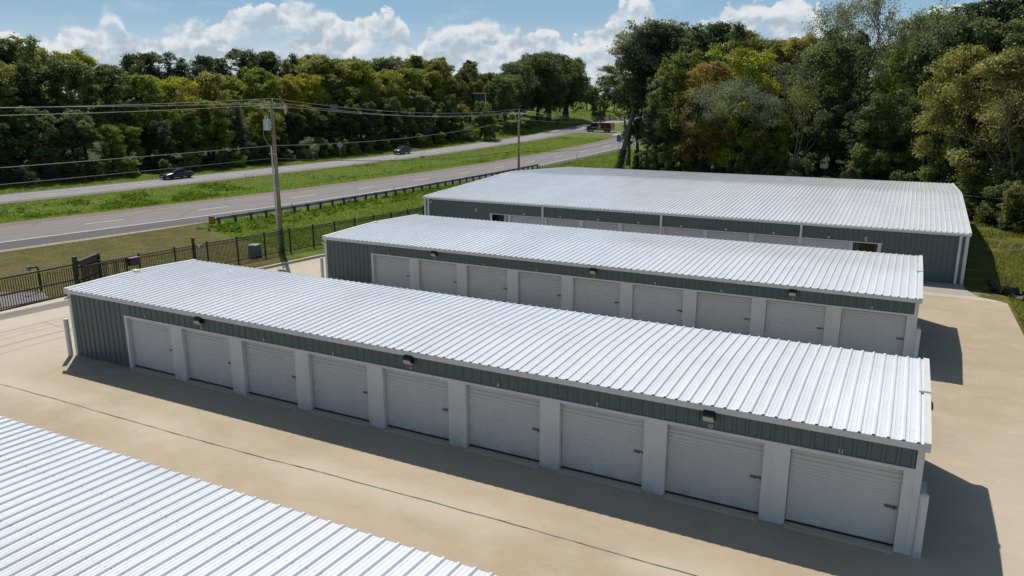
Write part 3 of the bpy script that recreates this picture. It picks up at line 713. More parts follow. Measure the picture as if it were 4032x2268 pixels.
# ---------------------------------------------------------------- bollards
def bollard(x, y, label, hgt=1.6):
    z = float(pad(y)); r = thing('bollard', label, 'bollard', (x, y, z), group='white bollards at the building corners')
    rr = .095; MB().tube([(0, 0, -.02), (0, 0, hgt - .05)], rr, 20, cap=False).build('post', M['trim'], r, smooth=True)
    prof = [(math.cos(a) * rr, math.sin(a) * .055 + hgt - .05) for a in np.linspace(0, math.pi / 2, 6)]
    MB().tube([(0, 0, q[1]) for q in prof], [max(q[0], .004) for q in prof], 20).build('cap', M['trim'], r, smooth=True)
bollard(-.13, -.22, 'white bollard at the left corner of the front storage building')
bollard(30.79, -.02, 'white bollard beside roller door 11 at the right end of the front building')
bollard(-.32, 15.3, 'white bollard at the left corner of the middle storage building')
bollard(30.66, 15.42, 'white bollard beside roller door 12 at the right end of the middle building')
# ---------------------------------------------------------------- iron fence and gates
FX = -9.62
def pickets(mb, y0, y1, x, z0a, z0b, hgt, step=.105, r=.0125):
    n = int(abs(y1 - y0) / step)
    for k in range(1, n):
        t = k / n; y = y0 + (y1 - y0) * t; z = z0a + (z0b - z0a) * t
        mb.box(x - r, x + r, y - r, y + r, z, z + hgt)
def fence_panel(parent, y0, y1, x, hgt=1.66, double=True):
    za, zb = float(pad(y0)), float(pad(y1)); mb = MB(); pickets(mb, y0, y1, x, za + .1, zb + .1, hgt - .1)
    for h in (([hgt, hgt - .17] if double else [hgt]) + [.16]):
        mb.loft([[(x - .022, y0, za + h - .026), (x + .022, y0, za + h - .026), (x + .022, y0, za + h + .026), (x - .022, y0, za + h + .026)],
                 [(x - .022, y1, zb + h - .026), (x + .022, y1, zb + h - .026), (x + .022, y1, zb + h + .026), (x - .022, y1, zb + h + .026)]])
    return mb.build('panel', M['black'], parent)
def fence_post(parent, x, y, hgt=1.78, w=.042, name='post'):
    z = float(pad(y)); mb = MB().box(x - w, x + w, y - w, y + w, z - .1, z + hgt); mb.box(x - w - .008, x + w + .008, y - w - .008, y + w + .008, z + hgt, z + hgt + .02)
    return mb.build(name, M['black'], parent)
fr = thing('iron_fence', 'black picket fence running along the lawn from the gates to the largest building', 'fence')
ys = [7.80 + 2.44 * k for k in range(16)]
for i, y in enumerate(ys):
    fence_post(fr, FX, y)
    if i: fence_panel(fr, ys[i - 1] + .035, y - .035, FX)
fence_post(fr, FX + .06, 14.04, 2.15, .07, 'gate_post')
g = thing('sliding_gate', 'long black picket gate closing the drive at the left edge of the photo', 'gate')
mb = MB(); gx = -9.4; pickets(mb, -6.4, 6.12, gx, .16, .10, 1.48, .125, .015)
mb.build('pickets', M['black'], g)
for h in (.12, .86, 1.68): MB().box(gx - .03, gx + .03, -6.4, 6.14, h - .04, h + .04).build('rail', M['black'], g)
for y in (-6.4, -.2, 6.12): MB().box(gx - .026, gx + .026, y - .026, y + .026, .02, 1.7).build('stile', M['black'], g)
gp = thing('gate_post', 'tall thick black post at the end of the sliding gate', 'post', (-9.42, 6.28, float(pad(6.3))))
MB().box(-.09, .09, -.09, .09, 0, 2.2).build('shaft', M['black'], gp); MB().box(-.1, .1, -.1, .1, 2.2, 2.23).build('cap', M['black'], gp)
MB().box(.1, .22, -.06, .06, 1.0, 1.2).build('roller_bracket', M['lock'], gp)
sw = thing('swing_gate', 'black double-panelled picket gate leaf standing open behind the tall post', 'gate', (-9.46, 6.42, float(pad(6.5))), R(29))
mb = MB()
for k in range(20): mb.box(-.01, .01, .05 + k * .1, .07 + k * .1, .1, 1.82); mb.box(.11, .13, .1 + k * .1, .12 + k * .1, .1, 1.82)
mb.build('pickets', M['black'], sw)
for h in (.1, .95, 1.6): MB().box(-.03, .15, 0, 2.1, h - .03, h + .03).build('rail', M['black'], sw)
MB().box(-.035, .155, 0, 2.1, 1.8, 1.98).build('top_beam', material('grey_weathered_beam', (.075, .072, .068), rough=.8), sw)
MB().box(-.03, .15, 2.08, 2.14, .02, 2.0).build('stile', M['black'], sw)
lg = thing('low_gate', 'low black picket gate panel between the swing gate and the letter box', 'gate', (-9.2, 0, 0))
mb = MB(); pickets(mb, 6.7, 9.1, 0, -.1, -.16, 1.66, .12); mb.build('pickets', M['black'], lg)
for h in (.0, 1.5): MB().box(-.025, .025, 6.6, 9.1, h - .03, h + .03).build('rail', M['black'], lg)
MB().box(-.03, .03, 9.08, 9.14, -.3, 1.56).build('stile', M['black'], lg)
pb = thing('letter_box', 'black box hung on the picket fence beside the gates', 'letter box', (-9.4, 9.72, .86))
MB().loft([[(-.16, -.3, .1), (.1, -.3, .1), (.16, -.3, .5), (-.16, -.3, .54)], [(-.16, .3, .1), (.1, .3, .1), (.16, .3, .5), (-.16, .3, .54)]]).build('box', M['black'], pb)
MB().box(-.18, .18, -.32, .32, .54, .57).build('lid', M['lock'], pb)
op = thing('gate_operator', 'grey gate motor box standing beside the open gate leaf', 'gate motor', (-8.88, 7.15, float(pad(7)) + .06))
MB().prism([(-.26, -.3), (.26, -.3), (.26, .3), (-.26, .3)], 0, .08).build('base', M['conc_grey'], op)
MB().loft([[(-.22, -.27, .08), (.22, -.27, .08), (.22, .27, .08), (-.22, .27, .08)], [(-.22, -.27, .66), (.22, -.27, .66), (.22, .27, .66), (-.22, .27, .66)], [(-.16, -.2, .76), (.16, -.2, .76), (.16, .2, .76), (-.16, .2, .76)]]).build('cover', M['operator'], op)
kx, ky = -12.9, 6.3; kp = thing('keypad_post', 'black gooseneck keypad post on the grass outside the gate', 'keypad post', (kx, ky, H(kx, ky)))
MB().tube([(0, 0, 0), (0, 0, 1.25), (.03, -.05, 1.38), (.1, -.18, 1.45), (.2, -.55, 1.45)], .05, 10).build('gooseneck', M['black'], kp, smooth=True)
MB().cbox((.2, -.62, 1.44), (.2, .12, .26)).build('keypad', M['operator'], kp)
MB().box(-.13, .13, -.13, .13, -.05, .03).build('base', M['conc_grey'], kp)
hb = thing('card_reader', 'small grey lock box bracketed to the thick fence post', 'lock box', (-9.56, 14.24, 1.25))
MB().tube([(0, 0, .18), (.02, .28, .18), (.02, .3, .05)], .02, 8).build('bracket', M['black'], hb); MB().cbox((.04, .3, -.03), (.16, .14, .26)).build('box', M['operator'], hb); MB().cbox((.05, .12, .0), (.12, .14, .2)).build('reader', M['steel'], hb)
tb = thing('utility_cabinet', 'grey-green ribbed utility cabinet on the grass behind the picket fence', 'utility cabinet', (-10.35, 19.75, H(-10.35, 19.75)), R(12)); tb.scale = (.78, .8, .86)
mb = MB(); n = 12; prof = []
for k in range(n):
    a = -.42 + .84 * k / n; prof += [(a, -.4), (a + .03, -.43), (a + .045, -.43), (a + .06, -.4)]
prof += [(.42, -.4), (.42, .4), (-.42, .4)]; mb.prism(prof, 0, .95); mb.build('body', M['green_box'], tb)
MB().loft([[(-.46, -.46, .95), (.46, -.46, .95), (.46, .46, .95), (-.46, .46, .95)], [(-.43, -.42, 1.03), (.43, -.42, 1.03), (.43, .42, 1.03), (-.43, .42, 1.03)]]).build('lid', M['greypaint'], tb)
# ---------------------------------------------------------------- utility poles and lines
def pole(x, y, hgt, label, arm, full):
    z = H(x, y) if full else -1.9
    r = thing('utility_pole', label, 'utility pole', (x, y, z)); top = hgt - z
    MB().tube([(0, 0, -.2), (0, 0, top * .5), (0, 0, top)], [.16, .135, .105], 14).build('shaft', M['pole'], r, smooth=True)
    dx, dy = arm; za = top - (.42 if full else .30)
    c = MB().loft([[(-dx * s + dy * .05 * e, -dy * s - dx * .05 * e + .13, za + q) for e, q in ((-1, -.055), (1, -.055), (1, .055), (-1, .055))] for s in (-1.15, 1.15)]).build('crossarm', M['greypaint'], r)
    for s in (-1.05, 1.05): MB().tube([(dx * s, dy * s + .13, za + .05), (dx * s, dy * s + .13, za + .27)], [.03, .045], 8).build('insulator', M['greypaint'], c)
    MB().tube([(0, .12, top - .1), (0, .12, top + .2)], [.025, .04], 8).build('insulator', M['greypaint'], r)
    if full:
        MB().tube([(dx * 1.0, dy + .13, za - .02), (dx * 1.05, dy + .13, za - .42)], .04, 8).build('fuse_cutout', M['greypaint'], c)
        MB().tube([(dx * 1.12, dy + .13, za + .02), (dx * 1.2, dy + .13, za - .3), (dx * 1.02, dy + .13, za - .46)], .02, 6).build('fuse_lead', M['greypaint'], c)
        t = MB().tube([(-.42, -.14, 8.12 - z), (-.42, -.14, 8.2 - z), (-.42, -.14, 8.82 - z), (-.42, -.14, 8.88 - z)], [.24, .255, .255, .23], 18).build('transformer', M['greypaint'], r)
        MB().box(-.19, .0, -.2, -.08, 8.3 - z, 8.7 - z).build('hanger', M['steel'], t)
        for s in (-.12, .1): MB().tube([(-.42 + s, -.14, 8.88 - z), (-.42 + s, -.14, 9.1 - z)], [.035, .05], 8).build('bushing', M['greypaint'], t)
        MB().tube([(-.6, -.2, 8.4 - z), (-.72, -.25, 8.2 - z), (-.66, -.25, 7.6 - z), (-.3, -.2, 7.1 - z)], .014, 6).build('lead', M['wire'], t)
        MB().tube([(-.05, -.27, .0), (-.05, -.27, 7.03 - z)], .055, 10).build('conduit', M['conduit'], r)
        for zz in (2.25, 4.1, 6.5): MB().box(-.33, .3, -.23, -.17, zz - z - .03, zz - z + .03).build('standoff_bracket', M['greypaint'], r)
    else:
        MB().box(-.25, .25, -.16, -.1, top - 1.1, top - 1.04).build('standoff_bracket', M['greypaint'], r)
P1 = Vector((-10.0, 22.0, 10.08)); P2 = Vector((-11.0, 61.44, 8.85))
pole(P1.x, P1.y, P1.z, 'tall wooden utility pole with a grey transformer, behind the picket fence', (1.0, .05), True)
pole(P2.x, P2.y, P2.z, 'thin wooden utility pole with a white crossarm near the highway guardrail', (.72, .4), False)
def span(a, b, sag, n=14):
    a, b = Vector(a), Vector(b)
    return [a.lerp(b, k / n) - Vector((0, 0, 4 * sag * (k / n) * (1 - k / n))) for k in range(n + 1)]
def wire(label, chain, sags, mat='wire', r=.0135, group='lines on the utility poles'):
    pts = []
    for (a, b), s in zip(zip(chain, chain[1:]), sags): pts += span(a, b, s)[(1 if pts else 0):]
    tag(MB().tube(pts, r, 5).build('power_line', M[mat], None, smooth=True), label, 'power line', group)
wire('top power line running from pole top to pole top', [(-9.2, -18, 10.2), (P1.x, 22.12, 10.28), (-11.05, 61.5, 9.07), (-14.6, 101, 7.6)], [.40, .72, .5])
wire('power line on the left end of the crossarms', [(-10.3, -18, 10.1), (-11.05, 22.1, 9.92), (-11.68, 61.1, 8.75), (-15.3, 101, 7.3)], [.15, .66, .5])
wire('power line on the right end of the crossarms', [(-8.1, -18, 9.9), (-8.95, 22.2, 9.92), (-10.1, 61.95, 8.8), (-13.6, 101, 7.2)], [.40, .74, .5])
wire('bare middle power line below the transformer, rising to the second pole', [(-9.2, -18, 7.2), (-10.1, 21.85, 7.07), (-11.0, 61.2, 7.97), (-14, 101, 6.9)], [.12, .62, .4])
wire('thick black cable, lowest line on the poles', [(-9.2, -18, 6.4), (-10.1, 21.85, 6.2), (-10.6, 60.4, 4.43), (-12.2, 101, 3.9)], [.1, .55, .8], 'cable', .022)
# ---------------------------------------------------------------- highway furniture
def gx_(y): return float(np.interp(y, [34.5, 47, 60, 75, 90, 104, 112], [-30.9, -29.9, -29.3, -29.05, -29.1, -29.6, -29.4]))
gr = thing('guardrail', 'steel guardrail on dark posts along the near carriageway', 'guardrail')
pts = [(gx_(y), y) for y in np.arange(34.6, 106.1, 1.0)]
sec = [(-.04, .50), (.0, .56), (-.04, .62), (.02, .66), (-.04, .70), (.0, .76), (-.04, .82)]
rings = []
for i, (x, y) in enumerate(pts):
    rings.append([(x - .16 + a, y, HW + h) for a, h in sec] + [(x - .185 + a, y, HW + h) for a, h in reversed(sec)])
MB().loft(rings).build('rail', M['steel'], gr)
for y in np.arange(34.8, 106, 1.95): MB().cbox((gx_(y), y, HW + .36), (.2, .2, .95)).build('post', material('dark_post', (.10, .09, .08), rough=.9) if 'dark_post' not in bpy.data.materials else bpy.data.materials['dark_post'], gr)
MB().cbox((gx_(34.4) - .14, 34.25, HW + .62), (.42, .5, .36)).build('end_terminal', M['steel'], gr)
ob = thing('object_marker', 'yellow and black striped marker board on the guardrail end', 'hazard marker', (gx_(34.0) + .02, 33.94, HW + .26), R(32))
MB().box(-.30, .30, -.01, .01, 0, .72).build('board', M['black'], ob)
for k in range(4):
    s = -.62 + .34 * k; poly = [(-.29, s), (-.29, s + .2), (.29, s + .72), (.29, s + .52)]
    cl = [(a, min(max(b, .02), .70)) for a, b in poly]
    MB().add([(a, -.016, b) for a, b in cl], [(0, 3, 2, 1)]).build('stripe', M['amber'], ob)
MB().box(-.05, .05, .012, .06, -.26, .5).build('bracket', M['steel'], ob)
def delineator(x, y, label):
    r = thing('delineator_post', label, 'marker post', (x, y, H(x, y)), group='thin marker posts by the highway')
    MB().box(-.035, .035, -.012, .012, -.1, 1.35).build('post', M['lock'], r); MB().box(-.04, .04, -.02, -.012, 1.1, 1.3).build('reflector', M['greypaint'], r)
delineator(-29.35, 43.4, 'thin marker post behind the guardrail left of the transformer pole')
delineator(-28.7, 61.0, 'thin marker post behind the guardrail beyond the front corner of the largest building')
delineator(-29.0, 104.5, 'thin marker post at the far end of the guardrail')
delineator(-30.6, 125.4, 'thin marker post on the verge beyond the end of the guardrail')
delineator(-57.3, 194.0, 'thin marker post at the tip of the median beside the fire truck')
ds = thing('road_sign', 'diamond road sign seen from its grey back, by the wood', 'road sign', (-78.2, 109.6, HW), R(20))
MB().box(-.035, .035, -.035, .035, -.1, 2.6).build('post', M['steel'], ds)
MB().add([(0, -.05, 1.95), (.75, -.05, 2.7), (0, -.05, 3.45), (-.75, -.05, 2.7), (0, -.07, 1.95), (.75, -.07, 2.7), (0, -.07, 3.45), (-.75, -.07, 2.7)], [(0, 1, 2, 3), (4, 7, 6, 5), (0, 4, 5, 1), (1, 5, 6, 2), (2, 6, 7, 3), (3, 7, 4, 0)]).build('sign_plate', M['steel'], ds)
bs = thing('road_sign', 'small blue road sign behind the leaning dead trunk', 'road sign', (-30.8, 150.6, H(-30.8, 150.6)), R(-14))
MB().box(-.04, .04, .02, .08, -.1, 3.0).build('post', M['steel'], bs)
MB().box(-.62, .62, -.02, .02, 1.75, 3.15).build('sign_plate', M['blue'], bs)
for z, w in ((2.9, .34), (2.55, .44), (2.2, .40), (1.98, .2)): MB().box(-w, w, -.03, -.021, z - .045, z + .045).build('sign_strip', M['greypaint'], bs)
bd = Vector((-77.5, 168, 0)); bd.z = H(bd.x, bd.y)  # behind the first trees of the bank
bb = thing('billboard', 'dark billboard back with a white frame, half hidden among the trees', 'billboard', (bd.x, bd.y, bd.z), R(24))
MB().box(-1.75, 1.3, -.12, .12, 9.8 - bd.z, 11.5 - bd.z).build('panel', M['black'], bb)
MB().box(-1.9, 1.55, -.25, .25, 11.5 - bd.z, 11.68 - bd.z).build('catwalk', M['trim'], bb)
MB().box(1.36, 1.54, -.12, .12, -.5, 11.5 - bd.z).build('post', M['trim'], bb)
MB().box(-1.2, -1.0, .14, .34, -.5, 9.9 - bd.z).build('post', M['lock'], bb)
for i, (x, y, s) in enumerate(((-89, 300, 1.5), (-86.6, 302, 1.2), (-84.2, 300.5, 1.0))):
    me_rng = random.Random(i); mb = MB(); rings = []
    for k in range(6):
        a = k / 5; rr = s * math.sqrt(max(0.02, 1 - a * a)) * 1.5; rings.append([(math.cos(t) * rr * me_rng.uniform(.8, 1.15), math.sin(t) * rr * me_rng.uniform(.8, 1.15), a * s * 1.1) for t in np.linspace(0, 2 * math.pi, 10)[:-1]])
    mb.loft(rings); tag(mb.build('boulder', M['stone'], None, loc=(x, y, H(x, y) - .1)), ('large grey boulder on the far grassy slope', 'middle grey boulder on the far grassy slope', 'smallest grey boulder on the far grassy slope')[i], 'boulder', 'boulders on the far slope')
# ---------------------------------------------------------------- rough ground at the right edge
sf = thing('silt_fence', 'collapsed black fabric silt fence heaped beside the concrete edge', 'silt fence', (35.6, 32.2, float(pad(32)) - .1))
rng = np.random.default_rng(3); mb = MB(); nu, nv = 26, 9; vs = []
for i in range(nu):
    for j in range(nv):
        u, v = i / (nu - 1), j / (nv - 1); fold = math.sin(v * math.pi) * (.35 + .2 * math.sin(u * 17)) + .1 * math.sin(u * 40 + v * 9)
        vs.append((-1.1 + u * 2.3 + .25 * math.sin(v * 7 + u * 6), 2.0 - u * 2.2 + v * 1.0 + .12 * math.sin(u * 23), max(.02, fold) + rng.uniform(0, .07)))
mb.add(vs, [(i*nv+j, i*nv+j+1, (i+1)*nv+j+1, (i+1)*nv+j) for i in range(nu-1) for j in range(nv-1)]); mb.build('fabric', M['silt'], sf)
MB().box(-.3, -.26, 1.9, 1.94, -.1, 1.0).build('stake', M['stake'], sf)
for i, (x, y, h, lb) in enumerate(((36.35, 31.0, 1.15, 'far'), (36.2, 30.1, 1.1, 'second'), (36.15, 28.4, 1.2, 'third'), (36.35, 26.6, 1.15, 'fourth'), (36.5, 25.0, 1.1, 'nearest'))):
    mb = MB().tube([(0, 0, -.1), (.05 * (i % 3 - 1), .04, h)], .026, 6)
    tag(mb.build('fence_stake', M['stake'], None, loc=(x, y, H(x, y))), {'far': 'dark wooden stake nearest the heap of black fabric', 'second': 'dark wooden stake, second from the heap of black fabric', 'third': 'dark wooden stake, third from the heap of black fabric', 'fourth': 'dark wooden stake, fourth from the heap of black fabric', 'nearest': 'dark wooden stake by the concrete at the right edge of the photo'}[lb], 'stake', 'wooden stakes along the concrete edge')
mb = MB().tube([(33.9, 66.5, 1.2), (36, 66.7, 1.05), (38.4, 66.6, .95), (44, 66.0, .9)], .025, 5); tag(mb.build('fence_wire', M['wire'], None), 'pale strand of wire running from the largest building into the bushes', 'wire')
wf = thing('tape_line', 'low pale line of tape with torn white flags across the grass', 'tape line', (35.4, 50.0, 0))
z = lambda x, y: H(35.4 + x, 50 + y)
mb = MB().tube([(x, .1 * math.sin(x * 2) + .05 * x, z(x, 0) + .35 + .06 * math.sin(x * 3)) for x in np.linspace(.2, 9, 24)], .02, 5); mb.build('tape', M['wire'], wf)
for x in (.9, 1.6, 2.4, 3.0, 4.0, 5.2):
    MB().tube([(x, 0, z(x, 0) + .2), (x + .06, .05, z(x, 0) + .62)], [.03, .1], 6).build('flag', M['number'], wf)
# ---------------------------------------------------------------- vehicles
def paint(name, col): return material(name, col, rough=.28, spec=.5, coat=.35)
M['char_paint'] = paint('charcoal_paint', (.022, .024, .032)); M['blk_paint'] = paint('black_car_paint', (.008, .009, .011)); M['red_paint'] = paint('red_paint', (.115, .007, .012)); M['teal_paint'] = paint('dark_car_paint', (.02, .028, .036))
M['glass'] = material('tinted_glass', (.010, .014, .026), rough=.06, spec=.5, coat=.2)
M['rim_dark'] = material('dark_rim', (.035, .035, .04), rough=.4, metal=.7); M['rim'] = material('silver_rim', (.5, .5, .5), rough=.3, metal=.8)
M['lamp'] = material('headlight_glass', (.6, .62, .62), rough=.1); M['tail'] = material('red_tail_light', (.3, .01, .01), rough=.2); M['plate'] = material('plate_white', (.6, .6, .6), rough=.5)
def wheel(parent, x, y, r, w, rim):
    wl = MB(); prof = [(-w/2, r*.62), (-w/2, r*.9), (-w*.36, r), (w*.36, r), (w/2, r*.9), (w/2, r*.62)]
    n = 22; wl.loft([[(x + rr * math.cos(a), y + o, r + rr * math.sin(a)) for a in np.linspace(0, 2*math.pi, n+1)[:-1]] for o, rr in prof], cap=True)
    t = wl.build('wheel', M['rubber'], parent, smooth=False)
    rm = MB(); s = 1 if y > 0 else -1; yo = y + s * (w / 2 + .004)
    for k in range(5):
        a = 2 * math.pi * k / 5; c, sn = math.cos(a), math.sin(a); p = [(r*.1, -r*.1), (r*.6, -r*.13), (r*.6, r*.13), (r*.1, r*.1)]
        q = [(x + c*u - sn*v, yo, r + sn*u + c*v) for u, v in p]; q2 = [(a_, yo - s * .03, c_) for a_, b_, c_ in q]; rm.add(q + q2, [(0, 1, 2, 3), (7, 6, 5, 4), (0, 4, 5, 1), (1, 5, 6, 2), (2, 6, 7, 3), (3, 7, 4, 0)])
    rm.tube([(x, yo - s*.03, r), (x, yo + s*.006, r)], r*.2, 10)
    rm.loft([[(x + rr * math.cos(a), yo - s*.02, r + rr * math.sin(a)) for a in np.linspace(0, 2*math.pi, n+1)[:-1]] for rr in (r*.56, r*.63)], cap=False)
    rm.build('rim', rim, t)
def car(name, label, cat, loc, rz, pt, st, cab, axles, wr, W, rim):
    """st: stations (x, z of shoulder line, z of hood/deck top, half width); cab: stations of the glasshouse (x, z base, z roof, half width at roof)"""
    r = thing(name, label, cat, loc, rz)
    rings = []
    for x, zs, zt, hw, zb in st:
        rings.append([(x, -hw * .93, zb), (x, -hw, zb + .16), (x, -hw, zs - .14), (x, -hw * .965, zs), (x, -hw * .72, zt), (x, 0, zt + .025), (x, hw * .72, zt), (x, hw * .965, zs), (x, hw, zs - .14), (x, hw, zb + .16), (x, hw * .93, zb)])
    body = MB().loft(rings).build('body', M[pt], r, smooth=True)
    bv = body.modifiers.new('bevel', 'SUBSURF'); bv.levels = 1; bv.render_levels = 2
    rings = []
    for x, zb, zr, hb, hr in cab: rings.append([(x, -hb, zb), (x, -hr, zr), (x, -hr * .5, zr + .03), (x, hr * .5, zr + .03), (x, hr, zr), (x, hb, zb)])
    MB().loft(rings).build('windows', M['glass'], r)
    # roof skin and pillars stand a little proud of the glass
    top = [c for c in cab if c[2] > max(q[2] for q in cab) - .1]
    MB().loft([[(x, -hr - .012, zr - .035), (x, -hr + .02, zr + .014), (x, 0, zr + .047), (x, hr - .02, zr + .014), (x, hr + .012, zr - .035), (x, 0, zr - .02)] for x, zb, zr, hb, hr in top]).build('roof', M[pt], r)
    for s in (-1, 1):
        for i, j in ((0, 1), (len(cab) - 2, len(cab) - 1)):
            a, b = cab[i], cab[j]; hi, lo = (b, a) if b[2] > a[2] else (a, b)
            MB().tube([(lo[0], s * lo[3] * 1.0, lo[2]), (hi[0], s * (hi[4] + .005), hi[2])], .035, 6).build('pillar', M[pt], r)
        m = (cab[1][0] + cab[-2][0]) / 2 + .05
        hb = np.interp(m, [c[0] for c in cab], [c[3] for c in cab]); hr = np.interp(m, [c[0] for c in cab], [c[4] for c in cab]); zb = np.interp(m, [c[0] for c in cab], [c[1] for c in cab]); zr = np.interp(m, [c[0] for c in cab], [c[2] for c in cab])
        MB().tube([(m, s * (hb + .008), zb), (m, s * (hr + .008), zr)], .03, 6).build('pillar', M[pt], r)
        MB().loft([[(cab[1][0] - .05 + e, s * W * .5 + s * a, .02 + zb + q) for a, q in ((-.02, .0), (.17, .02), (.17, .13), (-.02, .11))] for e in (-.05, .07)]).build('mirror', M[pt], r)
        for ax in axles: wheel(r, ax, s * (W / 2 - .12), wr, .23, rim)
        f = st[1]; MB().loft([[(st[0][0] - .02 + e * .5, s * (st[0][3] * .55), st[0][1] - .12), (st[0][0] + .25 + e, s * f[3] * .99, f[1] - .16), (st[0][0] + .28 + e, s * f[3] * .97, f[1] - .03), (st[0][0] + .02 + e * .5, s * (st[0][3] * .55), st[0][1] - .02)] for e in (-.03, .03)]).build('headlight', M['lamp'], r)
        b = st[-1]; MB().box(b[0] - .05, b[0] + .03, min(s * b[3] * .55, s * b[3] * .95), max(s * b[3] * .55, s * b[3] * .95), b[1] - .2, b[1] - .06).build('tail_light', M['tail'], r)
    MB().box(st[0][0] - .045, st[0][0] + .02, -.26, .26, st[0][4] + .16, st[0][4] + .30).build('number_plate', M['plate'], r)
    MB().box(st[0][0] - .035, st[0][0] + .02, -.62, .62, st[0][4] + .05, st[0][4] + .14).build('grille', M['black'], r)
    return r
# the nose points to -x
HA = math.atan2(8, 1.0)
car('sedan', 'dark grey low fastback sedan driving on the far carriageway', 'car', (-73.05, 64.2, Z0 + .004), math.atan2(1, float(far_x(64.5) - far_x(63.5))), 'char_paint',
    [(-2.48, .66, .68, .70, .26), (-2.3, .74, .76, .90, .20), (-1.6, .82, .90, .97, .19), (-.9, .90, .98, .97, .19), (.2, .92, .98, .97, .19), (1.2, .95, 1.0, .98, .19), (1.9, .96, 1.06, .97, .22), (2.35, .92, 1.02, .90, .28), (2.49, .80, .86, .80, .34)],
    [(-1.15, .93, .97, .80, .72), (-.15, .94, 1.36, .86, .60), (.45, .95, 1.41, .87, .60), (1.1, .97, 1.35, .86, .58), (2.2, .98, 1.04, .74, .60)], (-1.5, 1.46), .35, 1.94, M['rim_dark']).scale = (1.06, 1.06, 1.06)
car('sport_utility_vehicle', 'black SUV with silver wheels driving on the far carriageway', 'car', (-72.3, 123.6, float(hwz(123.6)) + .03), math.atan2(1, float(far_x(124.5) - far_x(123.5))), 'blk_paint',
    [(-2.32, .86, .88, .72, .34), (-2.15, .96, .98, .90, .27), (-1.5, 1.04, 1.10, .95, .26), (-1.0, 1.06, 1.14, .95, .26), (.3, 1.07, 1.13, .95, .26), (1.5, 1.09, 1.14, .95, .26), (2.1, 1.08, 1.16, .92, .3), (2.35, 1.0, 1.1, .86, .38)],
    [(-1.2, 1.08, 1.12, .82, .74), (-.45, 1.08, 1.66, .86, .64), (.3, 1.09, 1.73, .87, .66), (1.7, 1.11, 1.70, .86, .64), (2.28, 1.12, 1.2, .78, .66)], (-1.42, 1.38), .37, 1.9, M['rim'])
car('sport_utility_vehicle', 'dark car partly hidden by the trees near the fire truck', 'car', (-37.8, 185.8, float(hwz(185.8)) + .03), math.atan2(1, float(near_x(186.5) - near_x(185.5))), 'teal_paint',
    [(-2.32, .86, .88, .72, .34), (-2.15, .96, .98, .90, .27), (-1.5, 1.04, 1.10, .95, .26), (-1.0, 1.06, 1.14, .95, .26), (.3, 1.07, 1.13, .95, .26), (1.5, 1.09, 1.14, .95, .26), (2.1, 1.08, 1.16, .92, .3), (2.35, 1.0, 1.1, .86, .38)],
    [(-1.2, 1.08, 1.12, .82, .74), (-.45, 1.08, 1.66, .86, .64), (.3, 1.09, 1.73, .87, .66), (1.7, 1.11, 1.70, .86, .64), (2.28, 1.12, 1.2, .78, .66)], (-1.42, 1.38), .37, 1.9, M['rim'])
